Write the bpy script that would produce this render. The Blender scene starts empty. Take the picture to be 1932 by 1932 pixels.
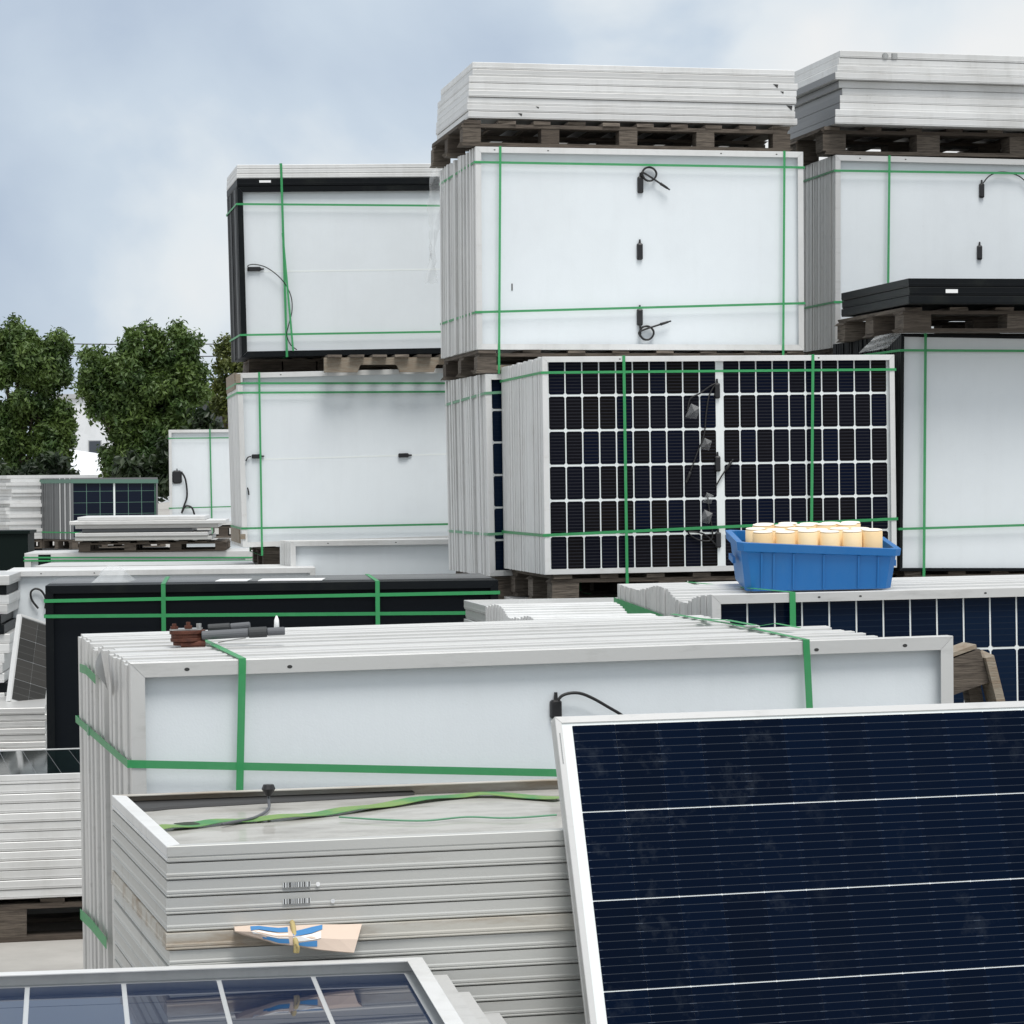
import bpy, math, random
from mathutils import Vector, Matrix, Euler
random.seed(7)
S = bpy.context.scene
C = S.collection
rad = math.radians

# ------------------------------------------------------------------ camera
F, HOR, ROLL, CAMZ = 5320.0, 902.0, 0.0093, 1.75      # focal in px of a 1932 px wide frame
PIT = math.atan((966 - HOR) / F)
cam = bpy.data.cameras.new('camera'); cam_o = bpy.data.objects.new('camera', cam); C.objects.link(cam_o)
cam.sensor_width = 36; cam.lens = 36 * F / 1932; cam.clip_end = 3000; cam.clip_start = 0.1
MC = Matrix.Rotation(rad(90) - PIT, 4, 'X') @ Matrix.Rotation(-ROLL, 4, 'Z')
cam_o.matrix_world = Matrix.Translation((0, 0, CAMZ)) @ MC
S.camera = cam_o
S.render.resolution_x = S.render.resolution_y = 1024

# ------------------------------------------------------------------ sky and sun
SUN_EL, SUN_AZ = rad(64), rad(158)          # azimuth clockwise from +Y: behind the camera
w = bpy.data.worlds.new('World'); S.world = w; w.use_nodes = True
nt = w.node_tree; N = nt.nodes; N.clear(); lk = nt.links.new
out = N.new('ShaderNodeOutputWorld'); bg = N.new('ShaderNodeBackground'); bg.inputs[1].default_value = 0.1
sky = N.new('ShaderNodeTexSky'); sky.sky_type = 'NISHITA'; sky.sun_disc = False
sky.sun_elevation = SUN_EL; sky.sun_rotation = SUN_AZ; sky.dust_density = 2.0
tc = N.new('ShaderNodeTexCoord')
SKYOFF = (0.86, 7.6, 0.52)
def wnoise(scale, loc, det, ro, dist=0.0, sc=(1, 1, 1.25)):
    m = N.new('ShaderNodeMapping'); m.inputs['Scale'].default_value = sc; m.inputs['Location'].default_value = loc
    n = N.new('ShaderNodeTexNoise'); n.inputs['Scale'].default_value = scale
    n.inputs['Detail'].default_value = det; n.inputs['Roughness'].default_value = ro; n.inputs['Distortion'].default_value = dist
    lk(tc.outputs['Generated'], m.inputs[0]); lk(m.outputs[0], n.inputs['Vector'])
    return n
n1 = wnoise(6.0, SKYOFF, 8, 0.47, 0.2)
n2 = wnoise(2.1, (3.1, 1.7, 0.4), 3, 0.45)
av = N.new('ShaderNodeMath'); av.operation = 'MULTIPLY_ADD'; av.inputs[1].default_value = 0.42; lk(n2.outputs['Fac'], av.inputs[0])
hv = N.new('ShaderNodeMath'); hv.operation = 'MULTIPLY'; hv.inputs[1].default_value = 0.72; lk(n1.outputs['Fac'], hv.inputs[0]); lk(hv.outputs[0], av.inputs[2])
r1 = N.new('ShaderNodeValToRGB')
r1.color_ramp.elements[0].position = 0.405; r1.color_ramp.elements[0].color = (3.9, 4.65, 5.75, 1)
r1.color_ramp.elements[1].position = 0.625; r1.color_ramp.elements[1].color = (7.45, 7.5, 7.5, 1)
e = r1.color_ramp.elements.new(0.50); e.color = (5.0, 5.75, 6.6, 1)
e = r1.color_ramp.elements.new(0.548); e.color = (6.5, 6.95, 7.3, 1)
lk(av.outputs[0], r1.inputs[0])
mx = N.new('ShaderNodeMix'); mx.data_type = 'RGBA'; mx.inputs[0].default_value = 0.94
lk(sky.outputs[0], mx.inputs[6]); lk(r1.outputs[0], mx.inputs[7])
lk(mx.outputs[2], bg.inputs[0]); lk(bg.outputs[0], out.inputs[0])

sun = bpy.data.lights.new('sun', 'SUN'); sun.energy = 2.3; sun.angle = rad(24); sun.color = (1.0, 0.97, 0.93)
sun_o = bpy.data.objects.new('sun', sun); C.objects.link(sun_o)
sd = Vector((math.sin(SUN_AZ) * math.cos(SUN_EL), math.cos(SUN_AZ) * math.cos(SUN_EL), math.sin(SUN_EL)))
sun_o.rotation_euler = sd.to_track_quat('Z', 'Y').to_euler(); sun_o.location = (0, -5, 12)
S.view_settings.view_transform = 'Standard'; S.view_settings.look = 'None'
S.view_settings.exposure = 0.27; S.view_settings.gamma = 1.0

# ------------------------------------------------------------------ pixel helpers (1932 px frame)
MCI = cam_o.matrix_world.copy()
def ray(u, v):
    d = MCI.to_3x3() @ Vector(((u - 966) / F, -(v - 966) / F, -1.0))
    return MCI.translation.copy(), d
def at(u, v, depth):
    o, d = ray(u, v); return o + d * (depth / d.y)
def loc(M, u, v, y=0.0):
    """point of plane y=const of the frame M seen at pixel u,v, in M's coordinates"""
    o, d = ray(u, v); I = M.inverted(); o = I @ o; d = I.to_3x3() @ d
    return o + d * ((y - o.y) / d.y)
def locz(M, u, v, z=0.0):
    o, d = ray(u, v); I = M.inverted(); o = I @ o; d = I.to_3x3() @ d
    return o + d * ((z - o.z) / d.z)

# ------------------------------------------------------------------ materials
MT = {}
def mat(name, base=(.5, .5, .5), rough=.5, metal=0.0, rnd=0.0, dirt=None, dscale=6, dthr=(.52, .72), stretch=(1, 1, 1),
        bump=0.0, bscale=40, coat=0.0, tint=None, spec=.5, space='Object', dirt_amt=1.0, trans=0.0):
    m = bpy.data.materials.new(name); m.use_nodes = True; MT[name] = m
    t = m.node_tree; n = t.nodes; b = n['Principled BSDF']; l = t.links.new
    b.inputs['Roughness'].default_value = rough; b.inputs['Metallic'].default_value = metal
    b.inputs['Coat Weight'].default_value = coat; b.inputs['Coat Roughness'].default_value = .06
    b.inputs['Specular IOR Level'].default_value = spec
    b.inputs['Transmission Weight'].default_value = trans
    tcn = n.new('ShaderNodeTexCoord'); oi = n.new('ShaderNodeObjectInfo')
    mp = n.new('ShaderNodeMapping'); mp.inputs['Scale'].default_value = stretch
    if space == 'World':
        g = n.new('ShaderNodeNewGeometry'); l(g.outputs['Position'], mp.inputs[0])
    else: l(tcn.outputs['Object'], mp.inputs[0])
    cb = n.new('ShaderNodeCombineXYZ'); mul = n.new('ShaderNodeMath'); mul.operation = 'MULTIPLY'; mul.inputs[1].default_value = 37.0
    l(oi.outputs['Random'], mul.inputs[0])
    for i in range(3): l(mul.outputs[0], cb.inputs[i])
    l(cb.outputs[0], mp.inputs['Location'])
    col = n.new('ShaderNodeMix'); col.data_type = 'RGBA'
    t2 = tint if tint else base
    col.inputs[6].default_value = tuple(c * (1 - rnd) for c in base) + (1,)
    col.inputs[7].default_value = tuple(min(1, c * (1 + rnd)) for c in t2) + (1,)
    l(oi.outputs['Random'], col.inputs[0])
    last = col.outputs[2]
    if dirt:
        ns = n.new('ShaderNodeTexNoise'); ns.inputs['Scale'].default_value = dscale; ns.inputs['Detail'].default_value = 8; ns.inputs['Roughness'].default_value = .65
        l(mp.outputs[0], ns.inputs['Vector'])
        rp = n.new('ShaderNodeMapRange'); rp.inputs[1].default_value = dthr[0]; rp.inputs[2].default_value = dthr[1]; rp.inputs[4].default_value = dirt_amt
        l(ns.outputs['Fac'], rp.inputs[0])
        d = n.new('ShaderNodeMix'); d.data_type = 'RGBA'; d.inputs[7].default_value = tuple(dirt) + (1,)
        l(rp.outputs[0], d.inputs[0]); l(last, d.inputs[6]); last = d.outputs[2]
    l(last, b.inputs['Base Color'])
    if bump:
        nb = n.new('ShaderNodeTexNoise'); nb.inputs['Scale'].default_value = bscale; nb.inputs['Detail'].default_value = 5
        l(mp.outputs[0], nb.inputs['Vector'])
        bp = n.new('ShaderNodeBump'); bp.inputs['Strength'].default_value = bump; bp.inputs['Distance'].default_value = .01
        l(nb.outputs['Fac'], bp.inputs['Height']); l(bp.outputs[0], b.inputs['Normal'])
    return m

mat('frame', (.62, .62, .61), .40, .35, rnd=.07, dirt=(.36, .36, .345), dscale=9, stretch=(.6, 2.5, 2.5), dthr=(.55, .8), dirt_amt=.6)
mat('frame_white', (.68, .685, .68), .42, .12, rnd=.05, dirt=(.50, .48, .45), dscale=7, dthr=(.56, .8), stretch=(.7, 2, 2), dirt_amt=.6)
mat('frame_old', (.52, .525, .505), .45, .3, rnd=.06, dirt=(.33, .30, .25), dscale=5, stretch=(.5, 3, 3), dthr=(.55, .8), dirt_amt=.7)
mat('frame_rusty', (.50, .485, .44), .55, .15, rnd=.05, dirt=(.27, .20, .13), dscale=4, stretch=(.8, 4, 4), dthr=(.46, .66), dirt_amt=.8)
mat('frame_black', (.006, .0075, .009), .45, .0, rnd=.3, dirt=(.014, .016, .015), dscale=5, spec=.12)
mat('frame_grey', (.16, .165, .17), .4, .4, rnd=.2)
mat('backsheet', (.74, .787, .817), .42, 0, rnd=.012, dirt=(.665, .705, .745), dscale=2.2, dthr=(.45, .8), dirt_amt=.5, bump=.05, bscale=180)
mat('backsheet_dirty', (.43, .42, .39), .6, 0, dirt=(.22, .21, .185), dscale=5, dthr=(.45, .75), coat=.35, bump=.1, bscale=30, stretch=(1, 1, 2.2))
mat('grid_white', (.78, .82, .82), .3, 0, rnd=.01)
mat('backsheet_black', (.005, .007, .010), .5, 0, rnd=.05, spec=.12)
mat('strap', (.045, .33, .115), .42, 0, rnd=.12, dirt=(.085, .38, .16), dscale=12, dirt_amt=.5, spec=.4)
mat('strap_pale', (.12, .30, .18), .45, 0, rnd=.1)
mat('black_plastic', (.012, .012, .014), .42, 0, rnd=.2)
mat('rubber_cable', (.010, .010, .011), .5)
mat('wood', (.095, .073, .055), .88, 0, rnd=.32, tint=(.125, .105, .085), dirt=(.035, .027, .021), dscale=9, stretch=(1.2, 1.2, 14), dthr=(.42, .7), bump=.35, bscale=14, space='World')
mat('wood_pale', (.27, .235, .185), .8, 0, rnd=.12, dirt=(.22, .16, .11), dscale=7, stretch=(2, 2, 16), dthr=(.42, .7), bump=.3, bscale=14, space='World')
mat('hole', (.03, .03, .03), .6)
mat('sticker', (.82, .83, .83), .5)
mat('tub_blue', (.0015, .135, .41), .40, 0, dirt=(.02, .16, .42), dscale=14, dthr=(.48, .8), dirt_amt=.6, stretch=(1, 1, .35), bump=.03, bscale=30)
mat('foam', (.80, .57, .30), .7, 0, rnd=.05, tint=(.85, .66, .40))
mat('foam_end', (.86, .79, .68), .75, 0, rnd=.03)
mat('rust', (.10, .032, .018), .7, .3, dirt=(.05, .017, .012), dscale=40, bump=.3, bscale=90)
mat('steel', (.42, .42, .41), .35, .8, dirt=(.2, .15, .12), dscale=30)
mat('grip_grey', (.10, .105, .115), .55)
mat('grip_dark', (.035, .038, .04), .6)
mat('cardboard_pink', (.64, .52, .43), .8, dirt=(.6, .45, .36), dscale=12, dirt_amt=.5)
mat('print_blue', (.05, .21, .46), .6)
mat('cord', (.45, .36, .16), .8)
mat('concrete', (.40, .385, .36), .85, 0, dirt=(.27, .26, .24), dscale=1.3, dthr=(.4, .7), bump=.15, bscale=18, space='World')
mat('wall_white', (.72, .74, .76), .7, dirt=(.6, .62, .63), dscale=.4)
mat('wall_grey', (.42, .43, .44), .7)
mat('wall_dark', (.055, .06, .07), .6)
mat('dark_window', (.05, .06, .075), .2)
mat('bark', (.10, .08, .06), .9, bump=.4, bscale=20)
mat('dark_green', (.004, .009, .008), .6, spec=.1)
mat('grey_film', (.15, .155, .155), .35, 0)
mat('pale_scrap', (.62, .64, .66), .5)
mat('wire', (.05, .05, .06), .6)

def film():
    m = bpy.data.materials.new('clear_film'); m.use_nodes = True; MT['clear_film'] = m
    t = m.node_tree; n = t.nodes; b = n['Principled BSDF']
    b.inputs['Base Color'].default_value = (.9, .93, .94, 1); b.inputs['Roughness'].default_value = .25
    b.inputs['Alpha'].default_value = .26
film()
MT['tag_film'] = MT['clear_film'].copy(); MT['tag_film'].node_tree.nodes['Principled BSDF'].inputs['Alpha'].default_value = .13
MT['strap'].node_tree.nodes['Principled BSDF'].inputs['Alpha'].default_value = .80

def barcode():
    m = bpy.data.materials.new('barcode'); m.use_nodes = True; MT['barcode'] = m
    t = m.node_tree; n = t.nodes; b = n['Principled BSDF']; l = t.links.new
    tcn = n.new('ShaderNodeTexCoord'); mp = n.new('ShaderNodeMapping'); mp.inputs['Scale'].default_value = (420, 0, 0)
    ns = n.new('ShaderNodeTexNoise'); ns.inputs['Scale'].default_value = 1; ns.inputs['Detail'].default_value = 1
    l(tcn.outputs['Object'], mp.inputs[0]); l(mp.outputs[0], ns.inputs['Vector'])
    rp = n.new('ShaderNodeValToRGB'); rp.color_ramp.interpolation = 'CONSTANT'
    rp.color_ramp.elements[0].color = (.03, .03, .03, 1); rp.color_ramp.elements[1].position = .5; rp.color_ramp.elements[1].color = (.6, .62, .62, 1)
    l(ns.outputs['Fac'], rp.inputs[0]); l(rp.outputs[0], b.inputs['Base Color'])
barcode()

def streaks(name, amt, col):
    """dust film, rain streaks and scuffs over a sheet"""
    t = MT[name].node_tree; n = t.nodes; l = t.links.new; b = n['Principled BSDF']
    src = b.inputs['Base Color'].links[0].from_socket
    g_ = n.new('ShaderNodeNewGeometry')
    def nz(sc, scale, det, lo, hi):
        m_ = n.new('ShaderNodeMapping'); m_.inputs['Scale'].default_value = sc; l(g_.outputs['Position'], m_.inputs[0])
        q = n.new('ShaderNodeTexNoise'); q.inputs['Scale'].default_value = scale; q.inputs['Detail'].default_value = det; q.inputs['Roughness'].default_value = .65
        l(m_.outputs[0], q.inputs['Vector']); r = n.new('ShaderNodeMapRange'); r.inputs[1].default_value = lo; r.inputs[2].default_value = hi; l(q.outputs['Fac'], r.inputs[0]); return r.outputs[0]
    a_ = nz((9, 9, .7), 2.0, 6, .50, .78); c_ = nz((1.3, 1.3, 1.0), 1.6, 7, .46, .72); d_ = nz((14, 14, 22), 2.0, 3, .70, .76)
    x = n.new('ShaderNodeMath'); x.operation = 'MULTIPLY_ADD'; l(a_, x.inputs[0]); x.inputs[1].default_value = .6; l(c_, x.inputs[2])
    y = n.new('ShaderNodeMath'); y.operation = 'MULTIPLY_ADD'; l(d_, y.inputs[0]); y.inputs[1].default_value = 1.0; l(x.outputs[0], y.inputs[2])
    z = n.new('ShaderNodeMath'); z.operation = 'MULTIPLY'; z.use_clamp = True; l(y.outputs[0], z.inputs[0]); z.inputs[1].default_value = amt
    mx_ = n.new('ShaderNodeMix'); mx_.data_type = 'RGBA'; l(z.outputs[0], mx_.inputs[0]); l(src, mx_.inputs[6]); mx_.inputs[7].default_value = col + (1,)
    l(mx_.outputs[2], b.inputs['Base Color'])
streaks('backsheet', .10, (.42, .44, .43))
streaks('frame_white', .35, (.36, .355, .33))
streaks('tub_blue', .10, (.12, .22, .34))

def cellmat(name, colA, colB, line, nlines, lw, axis='z', span=.16, dash=False, smudge=None, rough=.12, spec=.5, coat=0.0):
    """silicon cell: dark, thin conductor lines across it; span is the length along axis"""
    m = bpy.data.materials.new(name); m.use_nodes = True; MT[name] = m
    t = m.node_tree; n = t.nodes; b = n['Principled BSDF']; l = t.links.new
    b.inputs['Roughness'].default_value = rough; b.inputs['Specular IOR Level'].default_value = spec
    b.inputs['Coat Weight'].default_value = coat; b.inputs['Coat Roughness'].default_value = .02
    oi = n.new('ShaderNodeObjectInfo'); mix = n.new('ShaderNodeMix'); mix.data_type = 'RGBA'
    mix.inputs[6].default_value = colA + (1,); mix.inputs[7].default_value = colB + (1,)
    l(oi.outputs['Random'], mix.inputs[0])
    tcn = n.new('ShaderNodeTexCoord'); sp = n.new('ShaderNodeSeparateXYZ'); l(tcn.outputs['Object'], sp.inputs[0])
    def mth(op, a, bv):
        q = n.new('ShaderNodeMath'); q.operation = op
        l(a, q.inputs[0])
        if isinstance(bv, (int, float)): q.inputs[1].default_value = bv
        else: l(bv, q.inputs[1])
        return q.outputs[0]
    ax = sp.outputs['XYZ'.index(axis.upper())]
    k = mth('MULTIPLY', ax, nlines / span); k = mth('ADD', k, 100.5 if nlines % 2 == 0 else 100.0)
    fr = mth('FRACT', k, 0); fr = mth('SUBTRACT', fr, .5); fr = mth('ABSOLUTE', fr, 0)
    ln = mth('LESS_THAN', fr, lw / (span / nlines) / 2)
    col = n.new('ShaderNodeMix'); col.data_type = 'RGBA'; l(ln, col.inputs[0]); l(mix.outputs[2], col.inputs[6]); col.inputs[7].default_value = line + (1,)
    if dash:
        xa = mth('ABSOLUTE', sp.outputs[0], 0); xs = mth('GREATER_THAN', xa, .0385)
        lc = n.new('ShaderNodeMix'); lc.data_type = 'RGBA'; l(xs, lc.inputs[0]); lc.inputs[6].default_value = line + (1,); lc.inputs[7].default_value = tuple(c * 2.2 for c in line) + (1,)
        l(lc.outputs[2], col.inputs[7])
    last = col.outputs[2]
    if smudge:
        g = n.new('ShaderNodeNewGeometry'); ns = n.new('ShaderNodeTexNoise'); ns.inputs['Scale'].default_value = smudge[0]; ns.inputs['Detail'].default_value = 9; ns.inputs['Roughness'].default_value = .7
        l(g.outputs['Position'], ns.inputs['Vector'])
        ns2 = n.new('ShaderNodeTexNoise'); ns2.inputs['Scale'].default_value = 1.6; ns2.inputs['Detail'].default_value = 3; l(g.outputs['Position'], ns2.inputs['Vector'])
        r = n.new('ShaderNodeMapRange'); r.inputs[1].default_value = smudge[1]; r.inputs[2].default_value = smudge[2]; l(ns.outputs['Fac'], r.inputs[0])
        r2 = n.new('ShaderNodeMapRange'); r2.inputs[1].default_value = .42; r2.inputs[2].default_value = .62; l(ns2.outputs['Fac'], r2.inputs[0])
        pm = mth('MULTIPLY', r.outputs[0], r2.outputs[0]); pm = mth('MULTIPLY', pm, smudge[3])
        c2 = n.new('ShaderNodeMix'); c2.data_type = 'RGBA'; l(pm, c2.inputs[0]); l(last, c2.inputs[6]); c2.inputs[7].default_value = (.22, .26, .30, 1)
        last = c2.outputs[2]
        rr = n.new('ShaderNodeMapRange'); rr.inputs[3].default_value = rough; rr.inputs[4].default_value = .5; l(pm, rr.inputs[0]); l(rr.outputs[0], b.inputs['Roughness'])
    l(last, b.inputs['Base Color'])
    return m
cellmat('cell_rear', (.002, .005, .017), (.007, .006, .0055), (.024, .0245, .031), 10, .0042, 'z', .157, rough=.35, spec=.04)
cellmat('cell_blue', (.002, .006, .018), (.004, .013, .034), (.012, .020, .038), 9, .0022, 'z', .178, rough=.15, spec=.07)
cellmat('cell_front', (.0003, .0030, .0112), (.0003, .0042, .0160), (.034, .042, .056), 11, .0011, 'z', .181, dash=True, smudge=(14, .55, .80, .10), rough=.12, spec=.055)
cellmat('cell_glass', (.006, .016, .046), (.008, .020, .055), (.10, .11, .13), 1, .0, 'x', .18, rough=.03, spec=.36)
cellmat('cell_far', (.004, .007, .017), (.006, .010, .022), (.01, .014, .02), 2, .003, 'z', .2, rough=.2, spec=.15)
cellmat('cell_tree_reflection', (.004, .010, .010), (.005, .013, .012), (.05, .06, .06), 1, .0, 'x', .18, rough=.05, spec=.25)  # green of the reflected trees is put into the cell colour
cellmat('cell_grey', (.05, .05, .048), (.07, .068, .064), (.12, .12, .118), 3, .002, 'z', .11, rough=.3, spec=.3)  # dull grey base for the small leaning panel
mat('grid_green', (.09, .18, .14), .4)
mat('grid_grey', (.46, .48, .49), .3)
mat('strap_reflected', (.16, .27, .07), .6, 0, rnd=.05, dirt=(.05, .22, .07), dscale=6, dthr=(.45, .6))  # colour of the mirrored strap, given to a band on the grey pile

# ------------------------------------------------------------------ mesh helpers
def link(name, me, m=None, parent=None, loc_=None, rot=None, scale=None):
    o = bpy.data.objects.new(name, me)
    C.objects.link(o)
    if me is not None and m is not None and len(me.materials) == 0: me.materials.append(MT[m])
    elif me is not None and m is not None and me.materials[0] != MT[m]:
        o.material_slots[0].link = 'OBJECT'; o.material_slots[0].material = MT[m]
    if parent is not None: o.parent = parent
    if loc_ is not None: o.location = loc_
    if rot is not None: o.rotation_euler = rot
    if scale is not None: o.scale = scale
    return o
def mesh(name, v, f, smooth=False):
    me = bpy.data.meshes.new(name); me.from_pydata([tuple(p) for p in v], [], f); me.update()
    if smooth:
        for p in me.polygons: p.use_smooth = True
    return me
def tag(o, label, cat, group=None, kind=None):
    if label: o['label'] = label
    if cat: o['category'] = cat
    if group: o['group'] = group
    if kind: o['kind'] = kind
    return o
def empty(name, pos, rot, label, cat, group=None):
    o = bpy.data.objects.new(name, None); C.objects.link(o); o.empty_display_size = .1
    o.location = pos; o.rotation_euler = rot
    return tag(o, label, cat, group)
def matrix(pos, rot): return Matrix.Translation(pos) @ Euler(rot, 'XYZ').to_matrix().to_4x4()
BOXF = [(0, 3, 2, 1), (4, 5, 6, 7), (0, 1, 5, 4), (1, 2, 6, 5), (2, 3, 7, 6), (3, 0, 4, 7)]
def boxv(x0, x1, y0, y1, z0, z1):
    return [(x0, y0, z0), (x1, y0, z0), (x1, y1, z0), (x0, y1, z0), (x0, y0, z1), (x1, y0, z1), (x1, y1, z1), (x0, y1, z1)]
class MB:
    def __init__(s): s.v = []; s.f = []
    def add(s, v, f):
        k = len(s.v); s.v += [Vector(p) for p in v]; s.f += [tuple(i + k for i in q) for q in f]; return s
    def box(s, *a): return s.add(boxv(*a), BOXF)
    def loops(s, ls, cap=True, close=False):
        n = len(ls[0]); v = [p for l in ls for p in l]; f = []
        m = len(ls)
        for a in range(m if close else m - 1):
            b = (a + 1) % m
            for i in range(n):
                j = (i + 1) % n; f.append((a * n + i, a * n + j, b * n + j, b * n + i))
        if cap and not close: f += [tuple(range(n))[::-1], tuple(range((m - 1) * n, m * n))]
        return s.add(v, f)
    def cyl(s, p0, p1, r0, r1=None, n=14, bev=0.0):
        p0, p1 = Vector(p0), Vector(p1); r1 = r0 if r1 is None else r1
        d = (p1 - p0); L = d.length; d.normalize()
        a = d.orthogonal().normalized(); b = d.cross(a)
        def ring(c, r): return [c + (a * math.cos(2 * math.pi * i / n) + b * math.sin(2 * math.pi * i / n)) * r for i in range(n)]
        ls = [ring(p0, r0 - bev), ring(p0 + d * bev, r0), ring(p1 - d * bev, r1), ring(p1, r1 - bev)] if bev else [ring(p0, r0), ring(p1, r1)]
        return s.loops(ls)
    def tube(s, pts, r, n=6):
        pts = [Vector(p) for p in pts]; ls = []
        up = Vector((.3, .9, .2)).normalized()
        for i, p in enumerate(pts):
            t = (pts[min(i + 1, len(pts) - 1)] - pts[max(i - 1, 0)]).normalized()
            a = (up - t * up.dot(t)).normalized(); b = t.cross(a)
            ls.append([p + (a * math.cos(2 * math.pi * k / n) + b * math.sin(2 * math.pi * k / n)) * r for k in range(n)])
        return s.loops(ls)
    def build(s, name, m, parent=None, smooth=False, **k):
        return link(name, mesh(name, s.v, s.f, smooth), m, parent, **k)
def spline(P, n=8):
    P = [Vector(p) for p in P]; o = []
    for i in range(len(P) - 1):
        a, b, c, d = P[max(i - 1, 0)], P[i], P[i + 1], P[min(i + 2, len(P) - 1)]
        for k in range(n):
            t = k / n
            o.append(.5 * ((2 * b) + (c - a) * t + (2 * a - 5 * b + 4 * c - d) * t * t + (3 * b - a - 3 * c + d) * t ** 3))
    return o + [P[-1]]
def ribbon(pts, side, w, t, nrm):
    """flat strap along pts, width along side, thickness t along nrm"""
    b = MB(); side = Vector(side).normalized() * w / 2; nrm = Vector(nrm).normalized() * t
    ls = [[Vector(p) - side, Vector(p) + side, Vector(p) + side + nrm, Vector(p) - side + nrm] for p in pts]
    return b.loops(ls)

_cache = {}
def slab_mesh(L, H, T, rib=False):
    """a framed panel seen from its edges: ribbed outer wall, x 0..L, z 0..H, y 0..T"""
    k = ('slab', round(L, 4), round(H, 4), round(T, 4), rib)
    if k in _cache: return _cache[k].copy() if False else _cache[k]
    prof = [(.0009, 0), (.0009, .56 * T), (0, .64 * T), (0, .75 * T), (.0013, .78 * T), (.0013, .82 * T), (0, .85 * T), (0, T - .003), (.003, T - .0008)]
    if not rib: prof = [(.0018, 0), (.0004, .0018), (.0004, .62 * T), (0, .66 * T), (0, .74 * T), (.0012, .77 * T), (.0012, T - .0035), (.0036, T - .0009)]
    ls = [[(i, y, i), (L - i, y, i), (L - i, y, H - i), (i, y, H - i)] for i, y in prof]
    b = MB().loops([[Vector(p) for p in l] for l in ls])
    _cache[k] = mesh('panel', b.v, b.f); return _cache[k]
def rails(parent, L, H, T, fl, rec, m, ft=.002, ms=None):
    """four mitred frame rails; y=0 is the face turned to the viewer"""
    prof = [(0, .0012), (.0012, 0), (fl, 0), (fl, ft), (.0038, ft), (.0038, T - .001), (.0028, T - .001), (0, T - .0035), (0, .73 * T), (.002, .70 * T), (.002, .63 * T), (0, .60 * T)]
    g = .0005
    defs = {'top': lambda i, y, e: (i + g if e == 0 else L - i - g, y, H - i), 'bottom': lambda i, y, e: (L - i - g if e == 0 else i + g, y, i),
            'left': lambda i, y, e: (i, y, i + g if e == 0 else H - i - g), 'right': lambda i, y, e: (L - i, y, H - i - g if e == 0 else i + g)}
    n = len(prof)
    for nm, fn in defs.items():
        v = [fn(i, y, 0) for i, y in prof] + [fn(i, y, 1) for i, y in prof]
        f = [(a, (a + 1) % n, n + (a + 1) % n, n + a) for a in range(n)] + [tuple(range(n))[::-1], tuple(range(n, 2 * n))]
        key = ('rail', nm, L, H, T, fl, rec)
        if key not in _cache: _cache[key] = mesh('rail', v, f)
        link('rail', _cache[key], (ms or {}).get(nm, m), parent)
def laminate_mesh(L, H, rec, th=.004):
    k = ('lam', L, H, rec)
    if k not in _cache: _cache[k] = mesh('laminate', boxv(.003, L - .003, rec, rec + th, .003, H - .003), BOXF)
    return _cache[k]
def cell_mesh(cw, ch, cham, th=.0007):
    k = ('cell', cw, ch, cham)
    if k not in _cache:
        x, z, c = cw / 2, ch / 2, cham
        o = [(-x + c, -z), (x - c, -z), (x, -z + c), (x, z - c), (x - c, z), (-x + c, z), (-x, z - c), (-x, -z + c)]
        b = MB().loops([[Vector((p[0], 0, p[1])) for p in o], [Vector((p[0], -th, p[1])) for p in o]])
        _cache[k] = mesh('cell', b.v, b.f)
    return _cache[k]
def cells(parent, x0, ztop, nc, nr, px, pz, cw, ch, cham, m, y, mid=0.0, skip=None):
    me = cell_mesh(cw, ch, cham)
    for c in range(nc):
        for r in range(nr):
            if skip and skip(c, r): continue
            link('cell', me, m, parent, (x0 + px * (c + .5) + (mid if c >= nc / 2 else 0), y, ztop - pz * (r + .5)))

def strap_h(root, L, D, zs, wd=.012, e=.004, m='strap', name='strap'):
    """horizontal band round a bundle, zs heights at front left, front right, back right, back left"""
    t = .0012; b = MB(); ls = []
    for (x, y, sx, sy), z in zip([(0, 0, -1, -1), (L, 0, 1, -1), (L, D, 1, 1), (0, D, -1, 1)], zs):
        a = Vector((x + sx * e, y + sy * .002, z)); o = a + Vector((sx * t, sy * t, 0)); h = Vector((0, 0, wd / 2))
        ls.append([a - h, a + h, o + h, o - h])
    return b.loops(ls, close=True).build(name, m, root)
def strap_v(root, D, z0, z1, xs, wd=.012, e=.002, m='strap', name='strap', ytop=0.0):
    """vertical band, xs at front bottom, front top, back top, back bottom"""
    t = .0012; b = MB(); ls = []
    for (y, z, sy, sz), x in zip([(0, z0, -1, -1), (0, z1, -1, 1), (D, z1, 1, 1), (D, z0, 1, -1)], xs):
        a = Vector((x, y + sy * e * 1.7, z + sz * e)); o = a + Vector((0, sy * t, sz * t)); h = Vector((wd / 2, 0, 0))
        ls.append([a - h, a + h, o + h, o - h])
    return b.loops(ls, close=True).build(name, m, root)
def hole(parent, x, z, y=-.0006, wd=.010, ht=.006):
    n = 10; v = [(wd / 2 * math.cos(2 * math.pi * i / n), 0, ht / 2 * math.sin(2 * math.pi * i / n)) for i in range(n)]
    k = ('hole', wd, ht)
    if k not in _cache:
        b = MB().loops([[Vector(p) for p in v], [Vector(p) + Vector((0, .0004, 0)) for p in v]]); _cache[k] = mesh('mounting_hole', b.v, b.f)
    link('mounting_hole', _cache[k], 'hole', parent, (x, y, z))
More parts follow.
